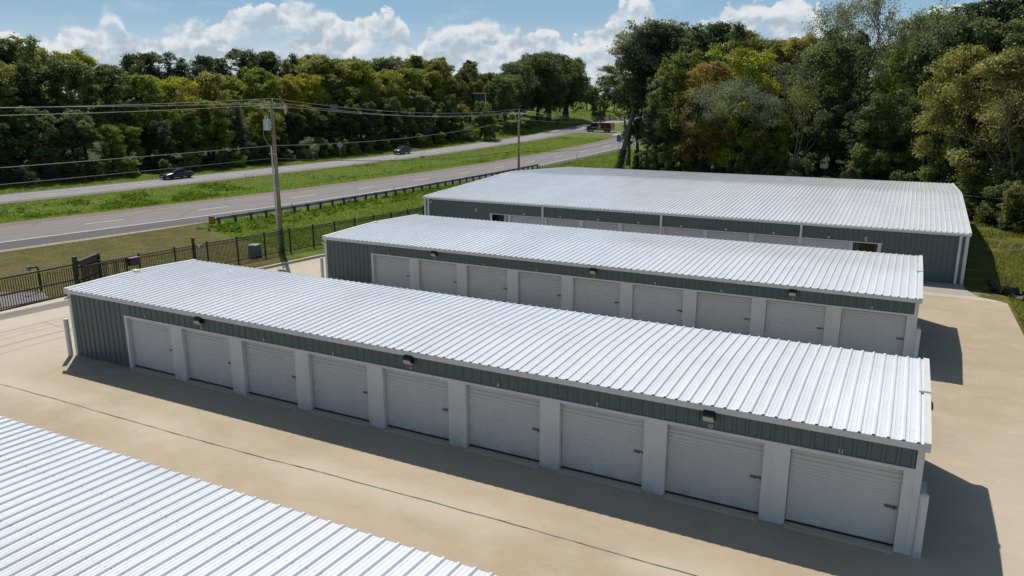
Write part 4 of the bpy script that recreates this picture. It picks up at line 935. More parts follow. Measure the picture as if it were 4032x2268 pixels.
def fire_truck():
    r = thing('fire_truck', 'red fire truck with a white roof crossing the gap in the median', 'fire truck', (-54.2, 198.4, float(hwz(198)) + .056), R(-8)); b = 1.22
    MB().box(-4.1, 4.3, -.5, .5, .55, .85).build('chassis', M['black'], r)
    hood = MB().loft([[(-3.95, -.85, .75), (-3.95, -.8, 1.55), (-3.95, .8, 1.55), (-3.95, .85, .75)], [(-3.2, -1.0, .75), (-3.2, -.95, 1.78), (-3.2, .95, 1.78), (-3.2, 1.0, .75)], [(-2.5, -1.08, .75), (-2.5, -1.05, 1.88), (-2.5, 1.05, 1.88), (-2.5, 1.08, .75)]]).build('hood', M['red_paint'], r)
    MB().box(-4.0, -3.955, -.6, .6, .85, 1.5).build('grille', M['steel'], hood)
    MB().box(-4.35, -4.0, -1.15, 1.15, .5, .85).build('bumper', M['steel'], r)
    cab = MB().loft([[(-2.5, -1.1, .7), (-2.5, -1.1, 1.9), (-2.5, 1.1, 1.9), (-2.5, 1.1, .7)], [(-2.1, -1.12, .7), (-2.1, -1.08, 2.62), (-2.1, 1.08, 2.62), (-2.1, 1.12, .7)], [(.15, -1.15, .7), (.15, -1.1, 2.7), (.15, 1.1, 2.7), (.15, 1.15, .7)]]).build('cab', M['red_paint'], r)
    MB().box(-2.1, .15, -1.12, 1.12, 2.64, 2.74).build('cab_roof', M['trim'], cab)
    MB().add([(-2.52, -.95, 1.92), (-2.52, .95, 1.92), (-2.15, .95, 2.55), (-2.15, -.95, 2.55)], [(0, 3, 2, 1)]).build('windscreen', M['glass'], cab)
    for s in (-1, 1):
        for xa, xb in ((-2.0, -1.15), (-.95, -.05)): MB().box(xa, xb, s * 1.14 - .02, s * 1.14 + .02, 1.8, 2.5).build('side_window', M['glass'], cab)
        MB().box(-2.2, .1, s * 1.15 - .02, s * 1.15 + .02, 1.3, 1.42).build('white_stripe', M['number'], cab)
        MB().box(.30, 1.05, s * 1.238 - .02, s * 1.238 + .02, .95, 2.2).build('pump_panel', M['steel'], r)
        for xa, xb, za in ((1.2, 1.95, .95), (1.98, 3.2, 1.55), (3.3, 4.2, .95)):
            ld = MB().box(xa, xb, s * 1.245 - .015, s * 1.245 + .015, za, 2.3).build('locker_door', M['red_paint'], r); MB().box(xa + .1, xb - .1, s * 1.27 - .012, s * 1.27 + .012, za + .08, za + .14).build('handle', M['steel'], ld)
        MB().box(.3, 1.95, s * 1.235 - .018, s * 1.235 + .018, .76, .9).build('skirt', M['steel'], r); MB().box(3.25, 4.35, s * 1.235 - .018, s * 1.235 + .018, .76, .9).build('skirt', M['steel'], r)
        MB().tube([(2.6 + .68 * math.cos(a), s * 1.235, .55 + .68 * math.sin(a)) for a in np.linspace(.35, 2.8, 9)], .06, 6).build('wheel_arch', M['steel'], r)
        MB().box(-2.3, -1.2, s * 1.0 - .2, s * 1.0 + .2, .45, .68).build('step', M['steel'], r)
        MB().box(-.6, .2, s * 1.0 - .2, s * 1.0 + .2, .45, .95).build('tank', M['steel'], r)
        wheel(r, -3.05, s * 1.0, .52, .32, M['rim']); wheel(r, 2.6, s * 1.0, .52, .34, M['rim'])
        MB().tube([(-2.3, s * 1.15, 2.2), (-2.5, s * 1.42, 2.2), (-2.5, s * 1.42, 1.8)], .04, 6).build('mirror', M['black'], r)
    MB().box(.25, 4.4, -b, b, .75, 2.55).build('body', M['red_paint'], r)
    MB().box(.2, 4.42, -b - .02, b + .02, 2.552, 2.64).build('hose_bed_rail', M['black'], r)
    MB().box(1.0, 4.35, -1.05, 1.05, 2.6, 2.86).build('hose_cover', M['trim'], r)
    bk = MB().box(4.402, 4.43, -b + .05, b - .05, .8, 2.5).build('rear_panel', M['amber'], r)
    for k in range(4):
        for s in (-1, 1): MB().add([(4.436, s * (.1 + k * .27), 2.3), (4.436, s * (.22 + k * .27), 2.3), (4.436, s * min(1.15, .52 + k * .27), .95), (4.436, s * min(1.15, .40 + k * .27), .95)], [(0, 1, 2, 3)]).build('chevron', M['red_paint'], bk)
    MB().box(-1.2, -.8, -.9, .9, 2.74, 2.86).build('light_bar', M['tail'], r)
    MB().box(4.43, 4.6, -1.1, 1.1, .55, .7).build('rear_step', M['steel'], r)
fire_truck()
# ---------------------------------------------------------------- trees
def leaf_quads(rng, P, N, size, shade):
    """diamond-shaped leaf sprays at points P facing roughly N"""
    n = len(P); N = N / (np.linalg.norm(N, axis=1, keepdims=True) + 1e-9)
    a = np.cross(N, rng.normal(size=(n, 3))); a /= np.linalg.norm(a, axis=1, keepdims=True) + 1e-9; b = np.cross(N, a)
    s = (size * rng.uniform(.55, 1.45, n))[:, None]; w = s * rng.uniform(.45, .85, n)[:, None]
    bend = N * s * rng.uniform(-.35, .35, n)[:, None]
    V = np.stack([P - a * s, P - b * w + bend, P + a * s, P + b * w + bend], 1).reshape(-1, 3)
    return V, np.repeat(shade, 4)
HT = 16.0                                                              # every pattern tree is 16 m tall and scaled when planted
def crown(seed, Rr, base, lobes, leaves, size, flat=.8, top=.45, spread=.6, loose=.16, lr=(.20, .38)):
    rng = np.random.default_rng(seed)
    t = rng.uniform(0, 1, lobes) ** .85; t[0] = .93; t[1] = .8
    env = Rr * np.sqrt(np.clip(1 - ((t - top) / spread) ** 2, .03, 1))
    ph = rng.uniform(0, 2 * np.pi, lobes) ; rad = env * np.sqrt(rng.uniform(.05, 1, lobes)) * .86
    C = np.stack([np.cos(ph) * rad, np.sin(ph) * rad, base + (HT - base) * (.06 + .86 * t)], 1)
    LR = Rr * rng.uniform(lr[0], lr[1], lobes); tint = rng.uniform(.78, 1.25, lobes)
    C[:, 2] = np.minimum(C[:, 2], HT - LR * flat * .9)
    k = rng.choice(lobes, leaves, p=LR ** 2 / (LR ** 2).sum())
    # every lobe is a set of sprays, so gaps open between them
    ns = 16; D = rng.normal(size=(lobes, ns, 3)); D[:, :, 2] += .35; D /= np.linalg.norm(D, axis=2, keepdims=True)
    sub = D * rng.uniform(.55, 1.08, (lobes, ns, 1)); j = rng.integers(0, ns, leaves)
    stint = rng.uniform(.85, 1.18, (lobes, ns))
    P = sub[k, j] + rng.normal(size=(leaves, 3)) * loose * np.array([1.25, 1.25, .8])
    P = P * LR[k][:, None] * np.array([1, 1, flat]) + C[k]
    N = (P - C[k]) / LR[k][:, None] + rng.normal(size=(leaves, 3)) * .75 + np.array([0, 0, .45])
    V, A = leaf_quads(rng, P, N, size, tint[k] * stint[k, j] * rng.uniform(.72, 1.3, leaves))
    return np_mesh('crown', V, 4, M['leaf'], A), C, LR
def limbs(seed, C, r0, base, bark='bark', nlimb=9, lean=(0, 0)):
    rng = random.Random(seed); mb = MB(); top = max(c[2] for c in C) * .86
    pts = [Vector((lean[0] * q * q + rng.uniform(-.18, .18) * (q > 0), lean[1] * q * q + rng.uniform(-.18, .18) * (q > 0), top * q)) for q in (0, .12, .3, .5, .72, 1)]
    mb.tube([p - Vector((0, 0, .3)) if i == 0 else p for i, p in enumerate(pts)], [r0 * 1.5, r0, r0 * .85, r0 * .65, r0 * .42, r0 * .12], 9)
    for c in sorted(C, key=lambda c: -(c[0] ** 2 + c[1] ** 2))[:nlimb]:
        c = Vector(c); q = min(max((c.z / top) * .62, .14), .8); i = min(int(q * 5), 4)
        a = Vector((lean[0] * q * q, lean[1] * q * q, top * q)); m = a.lerp(c, .5) + Vector((0, 0, -.06 * (c - a).length)); m.z -= .2
        mb.tube([a, m, c], [r0 * .38, r0 * .24, r0 * .07], 6)
    me = bpy.data.meshes.new('trunk'); me.from_pydata(mb.v, [], mb.f); me.materials.append(M[bark]); me.polygons.foreach_set('use_smooth', [True] * len(me.polygons)); me.update(); return me
def twigs(seed, depth, L0, r0, leaves_per_tip, leaf, spread=.55, bark='bark', up=.25, trunk_h=None):
    """branching skeleton, for trees thin enough to look through"""
    rng = random.Random(seed); mb = MB(); tips = []
    def go(p, d, L, r, k):
        n = 3; pts = [p]; dd = d.copy()
        for i in range(n):
            dd = (dd + Vector((rng.gauss(0, .13), rng.gauss(0, .13), rng.gauss(.04, .08)))).normalized(); pts.append(pts[-1] + dd * L / n)
        mb.tube(pts, [r * (1 - .4 * i / n) for i in range(n + 1)], 7 if k > depth - 2 else (5 if k > 2 else 3), cap=False)
        if k <= 3: tips.extend(pts[1:])
        if k == 0: return
        nb = 3 if (k == depth or rng.random() < .5) else 2
        for i in range(nb):
            v = Vector((rng.gauss(0, 1), rng.gauss(0, 1), rng.gauss(0, 1))); v = (v - dd * v.dot(dd)).normalized()
            a = spread * rng.uniform(.6, 1.35); go(pts[-1 if i else rng.choice((-1, -2))], (dd * math.cos(a) + v * math.sin(a) + Vector((0, 0, up * .3))).normalized(), L * rng.uniform(.62, .84), r * .6, k - 1)
    th = trunk_h or L0; go(Vector((0, 0, -.3)), Vector((0, 0, 1)), th, r0, depth)
    zt = max(p.z for p in tips); sc = HT / zt; mb.v = [(a * sc, b * sc, c * sc) for a, b, c in mb.v]; tips = np.array([tuple(p * sc) for p in tips])
    me = bpy.data.meshes.new('trunk'); me.from_pydata(mb.v, [], mb.f); me.materials.append(M[bark]); me.update(); cm = None
    if leaves_per_tip:
        r2 = np.random.default_rng(seed); P = np.repeat(tips, leaves_per_tip, 0); P = P + r2.normal(size=P.shape) * .28
        V, A = leaf_quads(r2, P, r2.normal(size=P.shape) + np.array([0, 0, .5]), leaf, r2.uniform(.7, 1.35, len(P))); cm = np_mesh('crown', V, 4, M['leaf'], A)
    return cm, me
PAT = {}
def pat(key, seed, Rr, base, lobes, leaves, size, r0=.24, **kw):
    cm, C, LR = crown(seed, Rr, base, lobes, leaves, size, **kw); PAT.setdefault(key, []).append((cm, limbs(seed, C, r0, base)))
for i in range(3): pat('broad', 10 + i, 4.9, 2.4, 46, 38000, .112, flat=.95, lr=(.17, .33))
for i in range(3): pat('full', 20 + i, 4.3, .4, 52, 38000, .112, flat=1.0, top=.40, spread=.78, lr=(.17, .33))
for i in range(2): pat('feathery', 30 + i, 4.2, 1.4, 60, 34000, .106, flat=.85, loose=.26, spread=.70, lr=(.14, .28))
for i in range(2): pat('tall', 40 + i, 3.2, 2.0, 44, 28000, .112, flat=.95, top=.5, spread=.66, lr=(.17, .34))
for i in range(2): pat('oak', 50 + i, 7.0, 3.2, 56, 32000, .16, flat=.85, lr=(.16, .32), top=.5, spread=.62, r0=.42)
PAT['high'] = []
cm, C, LR = crown(60, 5.0, 8.0, 26, 26000, .115, top=.45, spread=.65); PAT['high'].append((cm, limbs(60, C, .25, 8, 'pale_bark', 8, (2.0, 0))))
for i in range(3):
    cm, C, LR = crown(70 + i, 8.5, .2, 22, 11000, .30, flat=.9, top=.3, spread=.85); PAT.setdefault('bush', []).append((cm, limbs(70 + i, C, .2, .2)))
PAT['sparse'] = [twigs(81, 7, 4.4, .32, 4, .066, .60, trunk_h=5.0, up=.12), twigs(84, 7, 4.4, .28, 4, .066, .62, trunk_h=4.6, up=.10)]
PAT['thin'] = [twigs(87, 7, 4.0, .26, 1, .085, .52, 'pale_bark', trunk_h=4.8)]
PAT['dead'] = [twigs(85, 7, 3.8, .22, 0, .1, .42, 'pale_bark', trunk_h=5.5)]
TINT = {'dark': (.095, .120, .062), 'mid': (.165, .190, .066), 'yellow': (.320, .310, .036), 'olive': (.245, .245, .066), 'orange': (.300, .220, .072), 'greygreen': (.200, .220, .140), 'bright': (.275, .305, .046)}
WORD = {'dark': 'dark green', 'mid': 'mid green', 'yellow': 'yellow-green', 'olive': 'olive', 'orange': 'orange-brown', 'greygreen': 'grey-green', 'bright': 'bright green'}
TREES = []; trng = random.Random(5)
def plant(kind, tint, x, y, h, where, wide=1.0, noun='tree', group=None, z=None):
    cm, tm = trng.choice(PAT[kind]); zz = H(x, y) if z is None else z
    r = thing(noun if noun != 'tree' else 'tree', '', noun, (x, y, zz - .1), trng.uniform(0, 6.283))
    s = h / HT; w = s * wide * trng.uniform(.9, 1.12); r.scale = (w, w * trng.uniform(.92, 1.08), s)
    link('trunk' if noun == 'tree' else 'stem', tm, r)
    if cm:
        c = link('crown' if noun == 'tree' else 'foliage', cm, r); t = TINT[tint]; f = trng.uniform(.85, 1.18)
        c.color = (t[0] * f * trng.uniform(.92, 1.08), t[1] * f, t[2] * f * trng.uniform(.8, 1.2), 1)
    TREES.append((r, kind, tint, where, noun, math.atan2(x - CAM[0], y - CAM[1]), group, h)); return r
LEFT_TOP = [(-1.12,.0544),(-1.0532,.0611),(-1.0318,.0611),(-1.0143,.0556),(-.9882,.0535),(-.9656,.0486),(-.9465,.0426),(-.9095,.0455),(-.8803,.0439),(-.8321,.0491),(-.7957,.0561),(-.7732,.0523),(-.7504,.048),(-.7221,.0497),(-.6987,.0439),(-.66,.0456),(-.6259,.042),(-.6058,.0507),(-.581,.0527),(-.5562,.0518),(-.5439,.0375),(-.5314,.0365),(-.5114,.0302),(-.4963,.0317),(-.4811,.0423),(-.456,.048),(-.426,.0508),(-.4059,.0421),(-.3857,.0334),(-.3656,.0251)]
RIGHT_TOP = [(-.3631,.0251),(-.3511,.0394),(-.3328,.077),(-.3039,.0812),(-.2801,.0831),(-.2604,.0713),(-.2331,.0858),(-.2147,.0885),(-.1957,.0791),(-.1767,.0673),(-.1583,.0624),(-.1415,.0704),(-.1169,.0722),(-.0777,.0721),(-.0351,.0678),(-.0096,.0642),(-.0008,.0791),(.0203,.0945),(.0376,.1055),(.0804,.122),(.1539,.1233),(.4,.12)]
def skyline(tab, x, y):
    dx, dy = x - CAM[0], y - CAM[1]; az = math.atan2(dx, dy); d = math.hypot(dx, dy)
    return 1.06 * (CAM[2] + d * math.tan(np.interp(az, [p[0] for p in tab], [p[1] for p in tab])) - H(x, y))
def left_where(x, y):
    az = math.atan2(x - CAM[0], y - CAM[1])
    for lim, w in ((-1.02, 'near the left edge'), (-.93, 'left of the grey sedan'), (-.865, 'behind the grey sedan'), (-.785, 'between the sedan and the transformer pole'), (-.70, 'right of the transformer pole'), (-.625, 'left of the black SUV'), (-.59, 'behind the black SUV'), (9, 'right of the black SUV')):
        if az < lim: return w
def wood_left():
    rg = random.Random(11)
    y = 30.0
    while y < 168:                                    # front row
        x = float(far_x(y)) - rg.uniform(15.5, 17.5)
        k, t = rg.choice((('full', 'mid'), ('full', 'dark'), ('full', 'greygreen'), ('full', 'olive'), ('feathery', 'bright'), ('full', 'mid'), ('full', 'dark')))
        plant(k, t, x, y, min(skyline(LEFT_TOP, x, y) * rg.uniform(.40, .60), 12), left_where(x, y) + ', front row of the wood', 1.1, group='trees of the wood beyond the highway'); y += rg.uniform(4.6, 6.4)
    y = 36.0
    while y < 172:
        x = float(far_x(y)) - rg.uniform(22.5, 25.5)
        k, t = rg.choice((('feathery', 'yellow'), ('broad', 'bright'), ('broad', 'olive'), ('broad', 'mid'), ('feathery', 'yellow'), ('feathery', 'bright'), ('full', 'dark'), ('broad', 'olive')))
        plant(k, t, x, y, skyline(LEFT_TOP, x, y) * rg.uniform(.78, .94), left_where(x, y) + ', second row of the wood', 1.0, group='trees of the wood beyond the highway'); y += rg.uniform(6.0, 8.0)
    y = 44.0
    while y < 182:
        x = float(far_x(y)) - rg.uniform(31, 37)
        k, t = rg.choice((('broad', 'mid'), ('full', 'bright'), ('broad', 'olive'), ('feathery', 'yellow'), ('full', 'mid'), ('broad', 'olive')))
        az = math.atan2(x - CAM[0], y - CAM[1])
        if -.95 < az < -.76: k, t = 'full', 'dark'
        plant(k, t, x, y, skyline(LEFT_TOP, x, y) * rg.uniform(.92, 1.04), left_where(x, y) + ', back row of the wood', 1.0, group='trees of the wood beyond the highway'); y += rg.uniform(4.6, 6.0)
    y = 40.0
    while y < 174:                                    # bushes along the foot of the wood
        x = float(far_x(y)) - rg.uniform(10.2, 12.0)
        plant('bush', rg.choice(('mid', 'dark', 'olive', 'greygreen', 'bright')), x, y, rg.uniform(2.0, 4.6), left_where(x, y) + ' at the foot of the wood', 1.0, 'bush', 'bushes along the far verge'); y += rg.uniform(3.6, 6.5)
    # the tall pair that ends the wood
    for x, y, t, k in ((-93, 124, 'olive', 'broad'), (-94, 132, 'bright', 'broad'), (-96, 139, 'mid', 'broad')): plant(k, t, x, y, skyline(LEFT_TOP, x, y) * 1.0, 'behind and right of the black SUV, tallest of the wood', 1.1)
    # oaks on the bank
    for x, y, f, t in ((-84, 203, .92, 'dark'), (-83, 193, .86, 'mid'), (-97, 208, .95, 'dark'), (-88, 212, .95, 'mid'), (-86, 222, 1.0, 'dark'), (-90, 231, 1.02, 'dark'), (-91, 241, 1.0, 'dark'), (-95, 251, 1.0, 'mid'), (-93, 262, .97, 'dark'), (-97, 273, 1.0, 'dark'), (-104, 226, .95, 'mid'), (-108, 256, .95, 'dark'), (-103, 283, .95, 'dark')):
        plant('oak', t, x, y, skyline(LEFT_TOP, x, y) * f, 'in the oak grove on the bank beyond the highway', .92, group='oaks on the far bank')
    for x, y in ((-76.5, 178), (-77.5, 186), (-80, 193), (-79, 201), (-81, 208), (-77, 182), (-82, 215), (-83, 232)): plant('bush', rg.choice(('olive', 'mid', 'greygreen')), x, y, rg.uniform(1.5, 4.0), 'on the grassy bank beyond the highway', 1.0, 'bush', 'bushes on the far bank')
    for x, y, h in ((-92, 186, 17), (-98, 197, 19), (-90, 178, 16), (-104, 205, 20), (-86, 188, 12), (-95, 181, 18), (-88, 183, 14)): plant('tall', rg.choice(('mid', 'dark', 'olive')), x, y, h, 'between the wood and the oak grove', 1.0, group='trees behind the bank')
    plant('full', 'mid', -74.2, 164.4, 10.5, 'low, in front of the dark billboard', 1.25); plant('full', 'olive', -73.6, 166.5, 6.5, 'lowest, right of the billboard post', 1.1)
    for i in range(16):                                # the far end of the road
        az = -.56 + .26 * i / 15; d = rg.uniform(390, 470); x, y = CAM[0] + d * math.sin(az), CAM[1] + d * math.cos(az)
        plant('oak', rg.choice(('mid', 'dark', 'olive')), x, y, 10 + rg.uniform(3, 8), 'in the distant line of trees where the road ends', 1.0, group='distant trees at the end of the road')
    plant('bush', 'dark', -78.5, 262, 9, 'on the far grassy slope beside the road end', .9, 'bush')
wood_left()
def right_where(x, y):
    az = math.atan2(x - CAM[0], y - CAM[1])
    for lim, w in ((-.31, 'beside the bare leaning trunks'), (-.25, 'just right of the leaning trunks'), (-.19, 'left of the bare twiggy tree'), (-.12, 'around the bare twiggy tree'), (-.04, 'under the tall thin-leaved tree'), (.03, 'behind the right end of the largest building'), (9, 'at the right edge')):
        if az < lim: return w
def along(step, off, jit, rg):
    L = [0]
    for a, b in zip(EDGE, EDGE[1:]): L.append(L[-1] + math.hypot(b[0] - a[0], b[1] - a[1]))
    s = rg.uniform(0, step * .5); out = []
    while s < L[-1]:
        i = max(k for k in range(len(L) - 1) if L[k] <= s); t = (s - L[i]) / (L[i + 1] - L[i]); a, b = EDGE[i], EDGE[i + 1]
        tx, ty = (b[0] - a[0]) / (L[i + 1] - L[i]), (b[1] - a[1]) / (L[i + 1] - L[i]); o = off + rg.uniform(-jit, jit)
        out.append((a[0] + (b[0] - a[0]) * t - ty * o, a[1] + (b[1] - a[1]) * t + tx * o)); s += step * rg.uniform(.82, 1.2)
    return out
def wood_right():
    rg = random.Random(23)
    for x, y in along(3.4, .2, .8, rg):
        plant('bush', rg.choice(('dark', 'mid', 'greygreen', 'dark', 'olive')), x, y, rg.uniform(2.4, 5.2), right_where(x, y) + ' at the edge of the right wood', .85, 'bush', 'bushes along the edge of the right wood')
    for x, y in along(4.9, 4.5, 1.2, rg):
        k, t = rg.choice((('full', 'dark'), ('full', 'mid'), ('feathery', 'olive'), ('full', 'greygreen'), ('feathery', 'mid'), ('full', 'dark')))
        if -.235 < math.atan2(x - CAM[0], y - CAM[1]) < -.19: k, t = 'feathery', 'orange'
        plant(k, t, x, y, skyline(RIGHT_TOP, x, y) * rg.uniform(.48, .70), right_where(x, y) + ', front row of the right wood', 1.1, group='trees of the wood at the right')
    for x, y in along(5.6, 11, 1.5, rg):
        k, t = rg.choice((('broad', 'mid'), ('feathery', 'olive'), ('broad', 'dark'), ('feathery', 'bright'), ('broad', 'dark'), ('broad', 'mid'), ('feathery', 'mid')))
        plant(k, t, x, y, skyline(RIGHT_TOP, x, y) * rg.uniform(.72, .92), right_where(x, y) + ', second row of the right wood', 1.0, group='trees of the wood at the right')
    for x, y in along(6.0, 19, 2, rg):
        k, t = rg.choice((('broad', 'mid'), ('tall', 'dark'), ('broad', 'dark'), ('broad', 'olive')))
        plant(k, t, x, y, skyline(RIGHT_TOP, x, y) * rg.uniform(.9, 1.03), right_where(x, y) + ', third row of the right wood', 1.0, group='trees of the wood at the right')
    for x, y in along(7.5, 30, 2.5, rg):
        plant('broad', rg.choice(('mid', 'dark')), x, y, skyline(RIGHT_TOP, x, y) * rg.uniform(.86, .98), right_where(x, y) + ', back row of the right wood', 1.1, group='trees of the wood at the right')
    plant('high', 'mid', -17.4, 118.5, 23.5, 'high-crowned, leaning over the highway at the left end of the right wood', 1.0)
    plant('high', 'greygreen', -11.9, 117, 25, 'high-crowned, behind the bare leaning trunks', 1.0)
    for x, y, t, k, f in ((-9.5, 117, 'dark', 'full', 1.0), (-5.5, 115, 'mid', 'broad', 1.02), (-12.8, 120, 'dark', 'broad', .97), (-1.0, 112, 'dark', 'full', 1.0)): plant(k, t, x, y, skyline(RIGHT_TOP, x, y) * f, 'behind the bare leaning trunks, closing the right wood', 1.0)
    plant('full', 'dark', -8.7, 108.5, 16, 'at the left end of the right wood, beside the dark car', .8)
    plant('full', 'mid', -4.5, 104, 20, 'at the left end of the right wood, over the largest roof', .8)
    plant('sparse', 'greygreen', 23.6, 93, 27, 'tallest of all, thin-leaved and open, right of the twiggy tree', .8)
    plant('sparse', 'greygreen', 28.3, 90, 24, 'thin-leaved, just right of the tallest open tree', .75)
    plant('dead', 'olive', 12.8, 95, 19.5, 'leafless and twiggy, against the sky above the largest roof', .9)
    plant('sparse', 'greygreen', 8.5, 94, 15, 'thin grey, in front of the leafless tree', 1.0)
    plant('bush', 'mid', 38.6, 63.5, 3.2, 'full, at the grass edge behind the largest building', .9, 'bush')
    plant('bush', 'mid', 34.6, 69, 3.6, 'darker, against the back corner of the largest building', .9, 'bush')
    plant('bush', 'greygreen', 40.5, 56, 4.0, 'pale, at the right edge of the photo above the grass', .9, 'bush')
    plant('bush', 'olive', 37.4, 24.5, 1.4, 'low and dry, among the wooden stakes', 1.0, 'bush')
    plant('bush', 'olive', 37.2, 29.0, 1.0, 'small and weedy, by the heap of black fabric', 1.0, 'bush')
    for x, y, h, t in ((7.0, 97.5, 19.5, 'yellow'), (10.5, 93, 11, 'olive'), (13, 92, 8, 'bright'), (4.5, 99, 15, 'orange'), (1.5, 101, 18, 'orange'), (33.4, 75.5, 17.5, 'olive'), (33, 76, 8, 'bright'), (24, 84, 6.5, 'bright')):
        plant('feathery', t, x, y, h, 'standing out by its colour in the right wood, ' + right_where(x, y), .9)
    for x, y, h in ((0.5, 100.5, 17), (15.5, 90.5, 15), (30.5, 78.5, 14), (38.2, 68, 14.5)):
        plant('thin', 'olive', x, y, h, 'thin and grey with its branches showing, ' + right_where(x, y), .95)
    # bare trunks standing at the open end of the wood
    for i, (x, y, pts, rad, mt, lb) in enumerate((
        (-17.0, 112.5, [(0, 0, -.3), (.5, 0, 2.2), (1.2, 0, 5), (1.8, 0, 8), (2.6, 0, 10.8), (3.1, .2, 13.0)], [.62, .5, .44, .36, .28, .14], 'pale_bark', 'thick bare leaning trunk, forked at the top, beyond the largest roof'),
        (-13.5, 112.4, [(0, 0, -.3), (-.05, 0, 3), (-.3, 0, 6), (-.9, 0, 8.2), (-1.5, 0, 10.5)], [.34, .3, .24, .17, .08], 'bark', 'thin dark ivy-clad bare trunk right of the leaning trunk'),
        (-12.0, 112.6, [(0, 0, -.3), (.15, 0, 2.5), (.4, 0, 5.5), (.6, 0, 8)], [.32, .28, .24, .18], 'bark', 'short straight dark trunk, third from the left of the bare trunks'),
        (-10.6, 112.8, [(0, 0, -.3), (.05, 0, 3), (.1, 0, 7), (.15, 0, 10)], [.40, .36, .32, .22], 'bark', 'thickest straight trunk, rightmost of the bare trunks'))):
        r = thing('bare_trunk', lb, 'tree trunk', (x, y, H(x, y))); MB().tube(pts, rad, 10).build('trunk', M[mt], r, smooth=True)
        if i == 0:
            MB().tube([(1.35, 0, 5.6), (.9, 0, 7.6), (.75, 0, 9.2)], [.3, .22, .15], 8).build('limb', M[mt], r, smooth=True)
            MB().tube([(2.5, 0, 10.5), (1.9, 0, 12.0), (1.6, 0, 13.2)], [.2, .12, .05], 6).build('limb', M[mt], r, smooth=True)
        rg2 = np.random.default_rng(90 + i); n = 900 if i < 2 else 350; hz = rg2.uniform(0, 3.4 if i < 2 else 2, n) ; a = rg2.uniform(0, 6.28, n); rr = .45 + rg2.uniform(0, .55, n) * (1.2 - hz / 4)
        P = np.stack([np.cos(a) * rr + hz * (.22 if i == 0 else 0), np.sin(a) * rr, hz], 1); V, A = leaf_quads(rg2, P, rg2.normal(size=P.shape), .12, rg2.uniform(.7, 1.3, n))
        iv = link('ivy', np_mesh('ivy', V, 4, M['leaf'], A), r); iv.color = TINT['dark'] + (1,)
wood_right()
def label_trees():
    buckets = {}
    for t in TREES:
        r, kind, tint, where, noun, az, group, h = t
        size = {'sparse': '', 'dead': ''}.get(kind, '')
        lb = f"{WORD[tint]} {noun} {where}" if kind not in ('sparse', 'thin', 'dead', 'high') else f"{noun} {where}"
        if kind == 'dead': lb = f"grey {lb}"
        buckets.setdefault(lb, []).append(t)
    names = ['leftmost', 'second', 'third', 'fourth', 'fifth', 'sixth', 'seventh', 'eighth', 'ninth', 'tenth', 'eleventh', 'twelfth']
    for lb, ts in buckets.items():
        ts.sort(key=lambda t: t[5])
        for i, t in enumerate(ts):
            l = lb
            if len(ts) == 2: l = ('left-hand ' if i == 0 else 'right-hand ') + lb
            elif len(ts) > 2: l = ('leftmost ' if i == 0 else 'rightmost ' if i == len(ts) - 1 else 'middle ' if len(ts) == 3 else names[i] + ' from left ') + lb
            w = l.split(); l = ' '.join(w[:16]); t[0]['label'] = l
            if t[6]: t[0]['group'] = t[6]
label_trees()
# ---------------------------------------------------------------- grass and weeds
def blades(name, pts, hmin, hmax, w, tint, label, seed=0, lean=.4, mat='blade'):
    rng = np.random.default_rng(seed); n = len(pts); h = rng.uniform(hmin, hmax, n); a = rng.uniform(0, 6.283, n); ww = w * rng.uniform(.6, 1.4, n)
    d = np.stack([np.cos(a), np.sin(a), np.zeros(n)], 1) * ww[:, None]; tip = pts + np.stack([rng.normal(0, lean, n) * h, rng.normal(0, lean, n) * h, h], 1)
    V = np.stack([pts - d, pts + d, tip], 1).reshape(-1, 3)
    big = np.sin(pts[:, 0] * .31 + 1.3 * np.sin(pts[:, 1] * .17)) * np.sin(pts[:, 1] * .23) * .22
    o = link(name, np_mesh(name, V, 3, M[mat], np.repeat(rng.uniform(.65, 1.3, n) * (1 + big), 3))); o.color = tuple(tint) + (1,)
    o['kind'] = 'stuff'; o['label'] = label; return o
def scatter(n, x0, x1, y0, y1, ok, seed, bias=None):
    rng = np.random.default_rng(seed); x = rng.uniform(x0, x1, n); y = rng.uniform(y0, y1, n)
    if bias: y = y0 + (y1 - y0) * rng.uniform(0, 1, n) ** bias
    m = ok(x, y); x, y = x[m], y[m]; return np.stack([x, y, height(x, y) - .02], 1)
nz = lambda x, y, s: np.sin(x * s + 1.7 * np.sin(y * s * .7 + 1)) * np.sin(y * s * 1.1 + 1.3 * np.sin(x * s * .6))
verge = lambda x, y: (x > near_x(y) + 8.9) & (x < -9.7) & ~((y < 5.6) & (x > -36))
mown = lambda x, y: (y + x * .55) < 16.5
blades('grass', scatter(90000, -40, -9.7, -10, 60, lambda x, y: verge(x, y) & ~mown(x, y), 1, 1.2), .10, .26, .03, (.165, .235, .022), 'bright green grass between the picket fence and the guardrail', 1)
blades('grass', scatter(60000, -46, -9.7, -12, 40, lambda x, y: verge(x, y) & mown(x, y), 2), .03, .09, .03, (.175, .160, .042), 'mown olive grass outside the gates', 2)
blades('grass', scatter(50000, -38, -4, 60, 150, lambda x, y: (x > near_x(y) + 6.9) & (x < -4), 3), .12, .35, .05, (.160, .215, .024), 'green grass on the verge behind the largest building', 3)
med = lambda x, y: (x < near_x(y) - 7.2) & (x > far_x(y) + 5.5)
blades('grass', scatter(120000, -74, -40, 15, 178, lambda x, y: med(x, y), 4, 1.2), .08, .2, .04, (.160, .235, .018), 'bright green grass on the median of the highway', 4)
blades('grass', scatter(50000, -92, -70, 20, 150, lambda x, y: (x < far_x(y) - 5.5) & (x > far_x(y) - 10.5), 5), .12, .3, .05, (.185, .250, .020), 'bright green grass on the far verge below the wood', 5)
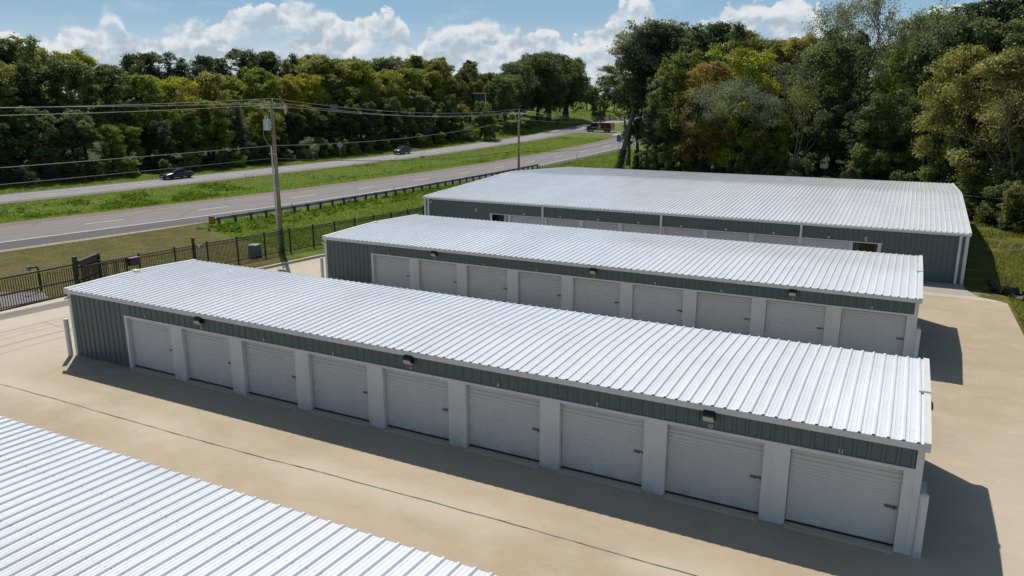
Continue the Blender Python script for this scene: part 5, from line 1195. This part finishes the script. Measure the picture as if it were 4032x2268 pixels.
blades('grass', scatter(60000, 35.4, 60, 22, 72, lambda x, y: nz(x, y, .5) > -.55, 6), .10, .38, .035, (.200, .215, .040), 'dry grass and weeds right of the largest building', 6)
blades('grass', scatter(40000, -130, -66, 138, 420, lambda x, y: (x < far_x(y) - 5.6), 7, 1.3), .2, .5, .09, (.165, .205, .026), 'grass on the bank beyond the far carriageway', 7)
blades('grass', scatter(26000, -9.55, -6.75, 15.8, 35.4, lambda x, y: x > -20, 8), .05, .12, .02, (.095, .125, .022), 'short lawn between kerb and picket fence', 8)
def weeds(pts, s, tint, label, seed, per=26):
    rng = np.random.default_rng(seed); P = np.repeat(pts, per, 0); k = np.repeat(rng.uniform(.5, 1.3, len(pts)), per)
    P = P + np.stack([rng.normal(0, s * .5, len(P)) * k, rng.normal(0, s * .5, len(P)) * k, np.abs(rng.normal(0, s * .45, len(P))) * k], 1)
    V, A = leaf_quads(rng, P, rng.normal(size=P.shape) * .7 + np.array([0, 0, .8]), .10, rng.uniform(.7, 1.35, len(P)) * np.repeat(rng.uniform(.8, 1.2, len(pts)), per))
    o = link('weeds', np_mesh('weeds', V, 4, M['blade'], A)); o.color = tuple(tint) + (1,); o['kind'] = 'stuff'; o['label'] = label
weeds(scatter(900, -62, -47, 26, 62, lambda x, y: med(x, y) & (nz(x, y, .35) > .05) & (x < near_x(y) - 9.5), 11), .55, (.120, .185, .016), 'clumps of leafy weeds on the median', 11)
weeds(scatter(420, -66, -40, 60, 176, lambda x, y: med(x, y) & (nz(x, y, .3) > .3), 12), .6, (.075, .125, .016), 'scattered weeds on the median farther along', 12)
weeds(scatter(500, -31, -25, 32, 100, lambda x, y: (x > near_x(y) + 8.6), 13), .35, (.105, .165, .016), 'tall weeds along the foot of the guardrail', 13)
weeds(scatter(160, 36, 50, 24, 70, lambda x, y: nz(x, y, .4) > .15, 14),   .4, (.16, .20, .03), 'weeds on the rough ground at the right', 14)
weeds(scatter(420, -92, -73, 138, 190, lambda x, y: (x < far_x(y) - 7), 15), .7, (.085, .115, .022), 'weeds on the far bank', 15)
